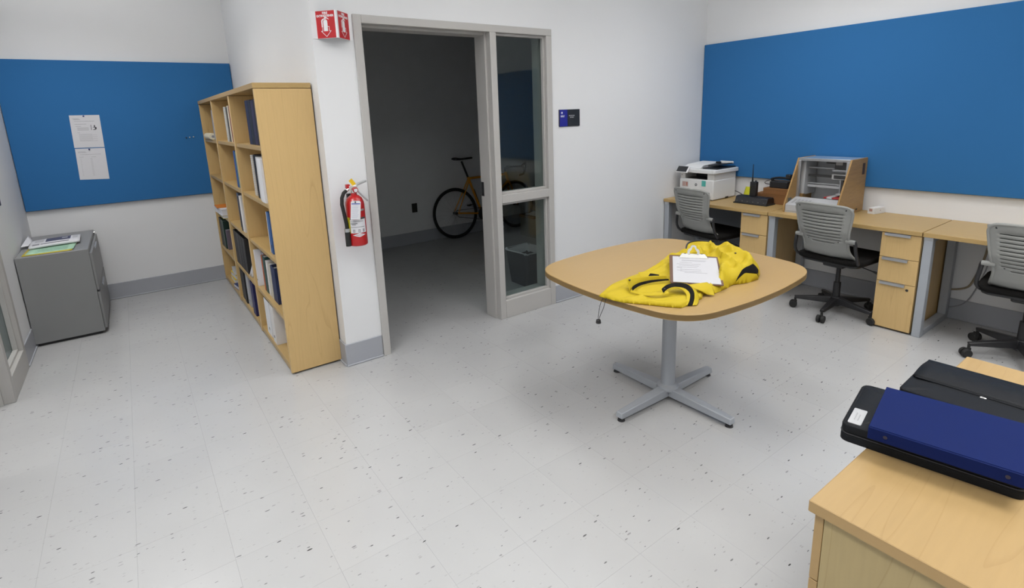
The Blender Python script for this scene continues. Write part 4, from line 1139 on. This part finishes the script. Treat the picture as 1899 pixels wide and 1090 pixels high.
# ---------------------------------------------------------------- radio in its charger, note, boxes
RCX, RCY = 3.515, -.765
t = thing('radio_charger', 'black multi-slot radio charger base on the desk beside the printer', 'charger', (RCX, RCY, DZ), A(0))
pf = [(-.070, .0), (-.070, .012), (-.060, .024), (-.048, .058), (-.030, .066), (.045, .066), (.060, .05), (.065, 0)]
Mx = basis((0, -.150, 0), (1, 0, 0), (0, 0, 1)); 
M2 = Matrix(((1, 0, 0, 0), (0, 0, 1, -.150), (0, 1, 0, 0), (0, 0, 0, 1)))
MB().prism(pf, 0, .30, M2).build('housing', BLK, t, bevel=.004)
MB().box(-.078, .070, -.158, .158, 0, .010).build('base_plate', BLKR, t, bevel=.003)
for k in range(6):
    yy = -.125+.05*k
    MB().cyl((-.0705, yy, .022), (-.0655, yy, .024), .004, n=8).build('indicator', bcol((120, 120, 118)), t)
for k in range(6):
    if k == 3: continue
    yy = -.125+.05*k
    rbox(-.022, .030, yy-.018, yy+.018, .0655, .0668).build('slot', BLKR, t)
t = thing('two_way_radio', 'black two-way radio with long antenna standing in the charger', 'two-way radio', (RCX+.005, RCY+.012, DZ+.067))
rbox(-.022, .022, -.029, .029, 0, .130).build('body', BLK, t, bevel=.006, seg=3)
rbox(-.024, -.020, -.021, .021, .03, .10).build('grille', BLKR, t, bevel=.002)
MB().cyl((0, .018, .128), (0, .018, .165), .0085, .006, 12).cyl((0, .018, .165), (0, .018, .285), .0045, .0022, 10).build('antenna', BLKR, t)
MB().cyl((0, -.014, .128), (0, -.014, .142), .008, n=12).build('knob', BLK, t)
o = MB().grid(lambda u, v: (3.745+.012*(v-.5)*0, -.520-.055*u, DZ+.003+.10*v), 3, 3).build('sticky_note', STICKY, None, solid=.001)
for vtx in o.data.vertices: vtx.co.x = 3.742+.045*(vtx.co.z-DZ)/.10
tag(o, 'yellow-green note leaning on the wall behind the two-way radio', 'sticky note')
def carton(label, x0, x1, y0, y1, z0, z1):
    t = thing('cardboard_box', label, 'cardboard box', ((x0+x1)/2, (y0+y1)/2, z0), 0, 'small cardboard boxes on the desk')
    a, b_ = (x1-x0)/2, (y1-y0)/2; h_ = z1-z0
    rbox(-a, a, -b_, b_, 0, h_-.002).build('body', CARD, t, bevel=.0015)
    rbox(-a-.001, a, -b_-.001, b_+.001, h_-.002, h_).build('lid', CARD, t)
    rbox(-a-.0012, -a, -b_+.02, b_-.02, h_-.016, h_-.014).build('lid_seam', bcol((110, 74, 44)), t)
carton('larger brown cardboard box at the bottom beside the milling machine', 3.600, 3.77, -1.105, -.720, DZ, .824)
carton('smaller brown cardboard box stacked on the larger one', 3.610, 3.765, -1.100, -.790, .8245, .876)
t = thing('power_adapter', 'black power adapter with coiled cable on the cardboard boxes', 'power adapter', (3.68, -.90, .8765))
rbox(-.035, .035, -.085, .075, 0, .058).build('brick', BLK, t, bevel=.006, seg=3)
co = []
for k in range(90):
    a = k*.42; co.append((.006*math.sin(1.7*a), -.02+.095*math.cos(a)*(1+.12*math.sin(.37*a)), .070+.022*math.sin(a)*(1+.2*math.cos(.53*a))+.006*math.sin(.21*a)))
MB().tube(co, .0042, 6).build('cable_coil', BLKR, t)
MB().tube([(-.02, .05, .03), (-.025, .10, .028), (-.02, .135, .036), (-.01, .125, .055), (0, .08, .066)], .0045, 6).build('cable_loop', BLKR, t, subsurf=1)
rbox(-.02, .02, -.10, -.055, .085, .125).build('plug', BLK, t, bevel=.006)

# ---------------------------------------------------------------- small milling machine
t = thing('milling_machine', 'desktop milling machine with bamboo side panels and open front', 'milling machine', (3.54, -1.335, DZ))
YA, YBm = .205, -.205
side = [(-.230, 0), (-.230, .060), (-.045, .430), (.235, .430), (.235, 0)]
def side_panel(y0, y1):
    M = Matrix(((1, 0, 0, 0), (0, 0, 1, y0), (0, 1, 0, 0), (0, 0, 0, 1)))
    return MB().prism(side, 0, y1-y0, M).build('side_panel', W_BAM, t, bevel=.002)
sl = side_panel(YA-.013, YA); sr = side_panel(YBm, YBm+.013)
rbox(-.185, -.130, YA-.0145, YA-.0125, .075, .110).build('side_badge', bcol((84, 84, 80)), sl, smooth=0)
rbox(.150, .195, YBm-.0010, YBm+.0005, .300, .390).build('handle_hole', bcol((70, 50, 36)), sr, smooth=0)
rbox(.10, .13, YBm-.0010, YBm+.0005, .02, .032).build('cable_port', BLK, sr, smooth=0)
IN0, IN1 = YBm+.013, YA-.013
GR = mat('mill_grey', lin((186, 188, 190)), .45)
GRD = mat('mill_dark', lin((66, 66, 66)), .5)
rbox(-.040, .225, IN0, IN1, .415, .427).build('top_cover', mat('clear_top', lin((165, 185, 205)), .12, spec=.6), t, bevel=.002)
rbox(-.048, -.036, IN0, IN1, .408, .430).build('front_crossbar', ALU, t, bevel=.002)
rbox(.215, .228, IN0, IN1, .010, .415).build('rear_wall', GR, t)
rbox(-.060, -.035, IN1-.020, IN1, .02, .410).build('corner_post', ALU, t, bevel=.002)
rbox(-.060, -.035, IN0, IN0+.020, .02, .410).build('corner_post', ALU, t, bevel=.002)
rbox(.0, .20, IN1-.035, IN1-.001, .12, .410).build('inner_frame', GR, t, bevel=.003)
rbox(-.02, .02, IN1-.035, IN1-.001, .03, .13).build('inner_foot', bcol((150, 116, 66)), t)
rbox(-.222, .215, IN0, IN1, 0, .012).build('floor_plate', GR, t)
ld = MB(); ld.hexa([Vector(p) for p in ((-.225, IN0+.002, .012), (-.06, IN0+.002, .012), (-.06, IN1-.002, .012), (-.225, IN1-.002, .012), (-.225, IN0+.002, .066), (-.06, IN0+.002, .112), (-.06, IN1-.002, .112), (-.225, IN1-.002, .066))])
lo = ld.build('front_housing', mat('mill_white', lin((178, 180, 184)), .4), t, bevel=.003)
Mh = basis((-.1425, 0, .0895), (0, -1, 0), (.963, 0, .268))
for q in range(5): rbox(-.165+.028*q, -.145+.028*q, -.05, .03, 0, .0006, Mh).build('printed_mark', bcol((150, 152, 156)), lo, smooth=0)
rbox(-.05, .11, -.085, -.045, .112, .128).box(-.05, .11, -.19, -.16, .112, .128).build('bed_rail', GR, t, bevel=.002)
rbox(-.045, .06, -.16, -.02, .113, .124).build('red_bed', bcol((170, 48, 50)), t, bevel=.002)
for zz, rr in ((.345, .0075), (.215, .0075)):
    MB().cyl((.06, IN0, zz), (.06, IN1, zz), rr, n=12).build('guide_rod', ALU, t)
rbox(.052, .068, IN0, IN1, .185, .204).build('cross_beam', GR, t)
rbox(.058, .066, IN0, IN1, .270, .290).build('lead_screw', GRD, t)
rbox(.02, .10, -.145, -.055, .345, .400).build('spindle_motor', GRD, t, bevel=.004)
rbox(.03, .19, -.19, .015, .385, .408).build('belt_cover', GRD, t, bevel=.003)
rbox(.015, .02, -.115, -.065, .378, .402).build('motor_label', bcol((170, 168, 165)), t)
rbox(.02, .09, -.185, -.040, .325, .342).build('carriage_plate', ALU, t, bevel=.002)
rbox(.02, .075, -.185, -.040, .262, .304).build('carriage_block', bcol((186, 186, 184)), t, bevel=.002)
rbox(.0185, .0202, -.150, -.055, .268, .296).build('nameplate', GRD, t)
rbox(.025, .055, -.125, -.110, .150, .262).box(.025, .055, -.180, -.165, .150, .262).build('tool_bracket', GRD, t, bevel=.001)
rbox(.0245, .07, -.110, -.100, .150, .262).build('bracket_edge', ALU, t)
MB().cyl((.04, -.145, .185), (.04, -.145, .262), .011, n=14).cyl((.04, -.145, .160), (.04, -.145, .185), .005, n=10).build('spindle', WHT, t)
rbox(.01, .08, -.19, -.085, .142, .150).build('lower_bracket', GR, t)

t = thing('small_white_box', 'small white carton beside the milling machine on the desk', 'box', (3.725, -1.655, DZ), A(-14))
rbox(-.062, .062, -.026, .026, 0, .048).build('carton', WHT, t, bevel=.0015)
rbox(-.0628, -.062, -.012, .012, .020, .040).build('printed_end', bcol((176, 140, 132)), t, smooth=0)
MB().cyl((.01, -.0266, .026), (.01, -.0259, .026), .004, n=10).build('side_dot', bcol((150, 120, 116)), t)

# ---------------------------------------------------------------- desk in the foreground
GX0, GX1, GY0 = .118, 1.235, -2.846
t = thing('desk', 'maple desk in the foreground corner carrying the binders', 'desk', (GX0, GY0, 0))
W = GX1-GX0; DD = .61
rbox(0, W, -DD, 0, DZ-.028, DZ).build('desk_top', W_X, t, bevel=.002)
rbox(.001, W-.001, -.0015, .0006, DZ-.027, DZ-.001).build('edge_band', W_EDGE, t)
rbox(-.0006, .0015, -DD+.001, -.001, DZ-.027, DZ-.001).build('edge_band', W_EDGE, t)
rbox(.012, .40, -DD+.02, -.030, .014, DZ-.031).build('pedestal', wood('maple_end_panel', (.37, .29, .145), 'z', contrast=.09, figure=.22), t, bevel=.0015)
rbox(.03, .38, -DD+.04, -.05, 0, .016).build('plinth', BLK, t)
for (za, zb) in ((.534, .706), (.356, .531), (.014, .353)):
    d = rbox(.012, .40, -.029, -.010, za, zb).build('drawer_front', W_EDGE, t, bevel=.0015)
    rbox(.12, .27, -.012, .002, zb-.002, zb+.0012).build('pull', ALU, d, bevel=.0008)
lf = MB(); lf.box(W-.056, W-.006, -.070, -.012, 0, DZ-.029); lf.box(W-.056, W-.006, -DD+.07, -.070, 0, .045); lf.box(W-.056, W-.006, -DD+.018, -DD+.075, 0, DZ-.029)
lf.build('loop_leg', SILVER, t, bevel=.003)

def portfolio(label, M, w_, l_, th, flap=False, plate=False):
    root = bpy.data.objects.new('zip_portfolio', None); COL.objects.link(root); root.matrix_world = M
    tag(root, label, 'portfolio', 'black portfolios on the foreground desk')
    n = 6
    def pad(z0, z1, inset, nm, m, dome=0):
        P = rrect(w_/2-inset, l_/2-inset, .022, n)
        b = MB(); k = len(P)
        rings = [(1.0, z0), (1.0, z1-.004), (.985, z1), (.60, z1+dome), (.25, z1+dome*1.2)]
        for s, z in rings: b.v += [(x*s, y*s, z) for x, y in P]
        for r_ in range(len(rings)-1):
            for i in range(k): b.f.append((r_*k+i, r_*k+(i+1) % k, (r_+1)*k+(i+1) % k, (r_+1)*k+i))
        b.f.append(tuple(range(k-1, -1, -1))); b.f.append(tuple((len(rings)-1)*k+i for i in range(k)))
        return b.build(nm, m, root, smooth=.9)
    pad(0, th*.42, 0, 'lower_cover', LEATH)
    pad(th*.40, th*.60, .006, 'zip_gusset', BLKF)
    top = pad(th*.58, th, .001, 'upper_cover', LEATH, .004)
    pth = rrect(w_/2-.001, l_/2-.001, .022, n)
    MB().tube([(x, y, th*.5) for x, y in pth], .0022, 6, True).build('zip', BLK, root)
    sp = rrect(w_/2-.008, l_/2-.008, .018, n)
    MB().tube([(x, y, th-.0006) for x, y in sp], .0016, 5, True).build('piping', LEATH, top)
    return root, top
# local x = short side, y = long side
d_ = Vector((-.979, -.204, 0))
def Mflat(cx, cy, z, ang): return Matrix.Translation((cx, cy, z)) @ Matrix.Rotation(ang, 4, 'Z')
p1, tp = portfolio('black zip portfolio with a silver plate lying under the blue binder', Mflat(.575, -2.936, DZ+.0005, A(10.6)), .275, .360, .046)
Mp1 = Matrix.Translation((-.078, .152, .0465))
MB().prism(rrect(.044, .015, .004), 0, .0022, Mp1).build('name_plate', mat('silver_plate', (.66, .66, .66), .3, metal=.7), tp)
ng = MB()
for q in range(2): ng.box(-.022, .020-.006*q, .004-.008*q-.0015, .004-.008*q+.0015, .0022, .0024, Mp1)
ng.build('plate_engraving', bcol((150, 150, 152)), tp, smooth=0)
p2, tp2 = portfolio('black leather portfolio with a flap and metal snap behind the blue binder', Mflat(.893, -2.970, DZ+.0005, A(2)), .280, .350, .034)
fl_ = MB().grid(lambda u, v: (-.030+.158*u, -.168+.336*v, .0385+.010*math.sin(PI*min(1, u*1.15))*(.7+.3*math.sin(PI*v))), 10, 10).build('flap', LEATH, tp2, solid=.003, smooth=1.5)
MB().sphere((-.036, .0, .0365), .008, 12, 6, (1, 1.3, .5)).build('snap', CHROME, tp2)
MB().tube([(-.034, -.160+.32*k/10, .0392) for k in range(11)], .003, 6).build('flap_edge', LEATH, tp2)
rb = bpy.data.objects.new('ring_binder', None); COL.objects.link(rb); rb.matrix_world = Mflat(.532, -2.976, DZ+.0515, A(11)) @ Matrix.Rotation(A(0), 4, 'X')
tag(rb, 'royal blue ring binder lying on the black zip portfolio', 'ring binder')
rbox(-.122, .128, -.146, .146, 0, .003).build('lower_cover', NAVY, rb, bevel=.001)
rbox(-.122, .128, -.146, .146, .029, .032).build('upper_cover', NAVY, rb, bevel=.0012)
sp = rbox(-.126, -.1225, -.146, .146, .0, .0315).build('spine', NAVY, rb, bevel=.0015)
for yy in (-.11, .11): MB().cyl((-.1275, yy, .017), (-.1255, yy, .017), .0045, n=12).build('rivet', bcol((40, 40, 60)), sp)
rbox(-.10, .112, -.138, .138, .004, .027).build('pages', PAPER, rb, smooth=0)
rbox(-.1215, -.1165, -.146, .146, .0318, .0326).build('cover_hinge', NAVY, rb)

# ---------------------------------------------------------------- store room: bicycle, bins, outlet
BYP = 2.715
t = thing('bicycle', 'yellow road bicycle leaning against the store room wall', 'bicycle', (2.42, BYP, 0))
t.rotation_euler = (A(-5), 0, 0)
RW, RH, FHB = .338, Vector((0, 0, .340)), Vector((1.0, 0, .340))
BB = Vector((.415, 0, .285)); ST = Vector((.245, 0, .800)); HT = Vector((.865, 0, .815)); HB = Vector((.905, 0, .665))
def wheel(nm, c, steer=0):
    M = Matrix.Translation(c) @ Matrix.Rotation(steer, 4, 'Z')
    n = 48
    def circ(r, y=0): return [M @ Vector((r*math.cos(2*PI*k/n), y, r*math.sin(2*PI*k/n))) for k in range(n)]
    w_ = MB().tube(circ(RW-.013), .013, 8, True).build(nm, BLKR, t)
    b = MB().tube(circ(RW-.034), .010, 6, True); b.build('rim', BLK, w_)
    s = MB()
    for k in range(24):
        a = 2*PI*k/24; yy = .028 if k % 2 else -.028
        s.cyl(M @ Vector((.018*math.cos(a+.9*(1 if k % 4 < 2 else -1)), yy, .018*math.sin(a+.9*(1 if k % 4 < 2 else -1)))), M @ Vector(((RW-.036)*math.cos(a), 0, (RW-.036)*math.sin(a))), .0011, n=4, caps=False)
    s.build('spokes', ALU, w_, smooth=0)
    MB().cyl(M @ Vector((0, -.045, 0)), M @ Vector((0, .045, 0)), .017, n=12).build('hub', BLK, w_)
wheel('rear_wheel', RH); wheel('front_wheel', FHB, A(6))
fr = MB()
fr.cyl(BB, ST, .0165, n=12); fr.cyl(ST+Vector((0, 0, -.02)), HT+Vector((-.005, 0, -.03)), .0155, n=12); fr.cyl(BB, HB+Vector((-.005, 0, .02)), .019, n=12); fr.cyl(HB, HT, .0205, n=12)
for sy in (-.045, .045):
    fr.cyl(ST+Vector((.01, sy*.4, -.03)), RH+Vector((.01, sy*1.35, 0)), .0095, .007, 8); fr.cyl(BB+Vector((0, sy*.6, 0)), RH+Vector((.01, sy*1.35, 0)), .0125, .008, 8)
fr.cyl(BB+Vector((0, -.035, 0)), BB+Vector((0, .035, 0)), .022, n=12)
fr.build('frame', YBIKE, t)
fk = MB()
for sy in (-.045, .045): fk.tube([HB+Vector((.0, sy*.5, -.01)), HB+Vector((.012, sy, -.06)), HB+Vector((.05, sy, -.22)), FHB+Vector((-.004, sy, 0))], [.013, .013, .010, .007], 8)
fk.cyl(HB+Vector((0, -.03, -.012)), HB+Vector((0, .03, -.012)), .014, n=10)
fk.build('fork', YBIKE, t)
MB().cyl(ST, ST+Vector((-.075, 0, .215)), .0135, n=12).build('seat_post', BLK, t)
S0 = ST+Vector((-.075, 0, .225))
def sad(u, v):
    x = -.13+.27*u; w_ = .070*max(0, 1-u/.55)**.8+.018 if u < .55 else .018
    a = PI*(v-.5)*2*.5
    return (S0.x+x+.02, math.sin(a)*w_, S0.z+.012+.012*math.cos(a)+.014*(abs(u-.5)*2)**2*(1 if u < .5 else .3))
MB().grid(sad, 16, 8).build('saddle', BLK, t, solid=.02, smooth=1.5)
hb = MB(); bt = HT+Vector((.0, 0, .05))
MB().tube([HT+Vector((-.004, 0, .0)), bt, bt+Vector((.09, 0, .012))], .014, 8).build('stem', BLK, t)
for sy in (-1, 1):
    c = bt+Vector((.09, 0, .012))
    hb.tube([c, c+Vector((0, sy*.17, 0)), c+Vector((.02, sy*.20, 0)), c+Vector((.075, sy*.205, -.005)), c+Vector((.10, sy*.205, -.05)), c+Vector((.075, sy*.205, -.11)), c+Vector((.0, sy*.205, -.125))], .0135, 8)
hb.build('handlebar', BLKR, t)
for sy in (-1, 1):
    c = bt+Vector((.09, sy*.205, .012)); MB().tube([c+Vector((.06, 0, .005)), c+Vector((.10, 0, .03)), c+Vector((.125, 0, .045)), c+Vector((.12, 0, -.03)), c+Vector((.10, 0, -.09))], [.016, .014, .009, .006, .005], 8).build('brake_lever', BLK, t)
MB().lathe([(.001, -.003), (.085, -.003), (.090, 0), (.085, .003), (.001, .003)], n=32, M=Matrix.Translation(BB+Vector((0, -.048, 0))) @ Matrix.Rotation(PI/2, 4, 'X')).build('chainring', BLK, t)
ck = MB(); ck.cyl(BB+Vector((0, -.058, 0)), BB+Vector((.115, -.062, -.125)), .012, .009, 8); ck.cyl(BB+Vector((0, .058, 0)), BB+Vector((-.115, .062, .125)), .012, .009, 8)
ck.build('crank', ALU, t)
for s_ in (-1, 1): rbox(-.04, .04, -.035, .035, -.010, .010, Matrix.Translation(BB+Vector((-s_*.115, s_*.10, s_*.125)))).build('pedal', BLK, t, bevel=.003)
MB().tube([RH+Vector((0, -.048, .04)), BB+Vector((0, -.048, .086)), BB+Vector((.086, -.048, 0)), BB+Vector((0, -.048, -.086)), RH+Vector((.02, -.048, -.05)), RH+Vector((-.03, -.048, 0))], .004, 5, True).build('chain', BLK, t)
mid = BB.lerp(ST, .5)
MB().cyl(mid+Vector((.045, 0, -.10)), mid+Vector((-.01, 0, .08)), .010, n=8).build('pump', BLK, t)
mid = BB.lerp(HB, .5)
MB().cyl(mid+Vector((-.06, 0, -.02)), mid+Vector((.06, 0, .09)), .033, n=14).build('bottle', BLK, t, bevel=.006)
o = rbox(1.855, 1.930, YB-.006, YB, .408, .525).build('wall_outlet', bcol((52, 50, 48)), None, bevel=.002)
tag(o, 'dark wall outlet low on the store room wall', 'wall outlet')
# waste bin with liner behind the side light
t = thing('waste_bin', 'black waste bin with a clear liner behind the side light glass', 'waste bin', (1.98, .62, 0))
P0 = rrect(.115, .135, .03); P1 = rrect(.145, .175, .035); k = len(P0)
b = MB(); b.v = [(x, y, 0) for x, y in P0]+[(x, y, .33) for x, y in P1]+[(x*.96, y*.96, .33) for x, y in P1]+[(x*.94, y*.94, .02) for x, y in P0]
for r_ in range(3):
    for i in range(k): b.f.append((r_*k+i, r_*k+(i+1) % k, (r_+1)*k+(i+1) % k, (r_+1)*k+i))
b.f.append(tuple(range(k-1, -1, -1))); b.f.append(tuple(3*k+i for i in range(k)))
b.build('bin', BLK, t)
LIN = mat('bin_liner', (.62, .64, .66), .25)
MB().tube([(x*1.01, y*1.01, .330+.006*math.sin(9*i_)) for i_, (x, y) in enumerate(P1)], .006, 6, True).build('liner_rim', LIN, t)
b = MB(); rings = [(1.0, .335), (.93, .335), (.88, .26)]
for s_, z in rings: b.v += [(x*s_, y*s_, z+.01*math.sin(5*i_)) for i_, (x, y) in enumerate(P1)]
for r_ in range(2):
    for i in range(k): b.f.append((r_*k+i, r_*k+(i+1) % k, (r_+1)*k+(i+1) % k, (r_+1)*k+i))
b.build('liner', LIN, t)
# pale bucket-like carton farther back
t = thing('storage_box', 'pale storage box with crumpled white paper behind the side light', 'storage box', (3.36, 2.15, 0))
rbox(-.20, .20, -.15, .15, 0, .26).build('body', mat('pale_box', lin((150, 146, 136)), .7), t, bevel=.004)
rbox(-.21, .21, -.16, .16, .255, .285).build('lid', mat('pale_box_lid', lin((120, 92, 66)), .7), t, bevel=.004)
MB().grid(lambda u, v: (-.16+.18*u, -.12+.2*v, .289+.035*math.sin(PI*u)*math.sin(PI*v)*(1+.4*math.sin(13*u+7*v))), 8, 8).build('crumpled_paper', PAPER, t, solid=.001)
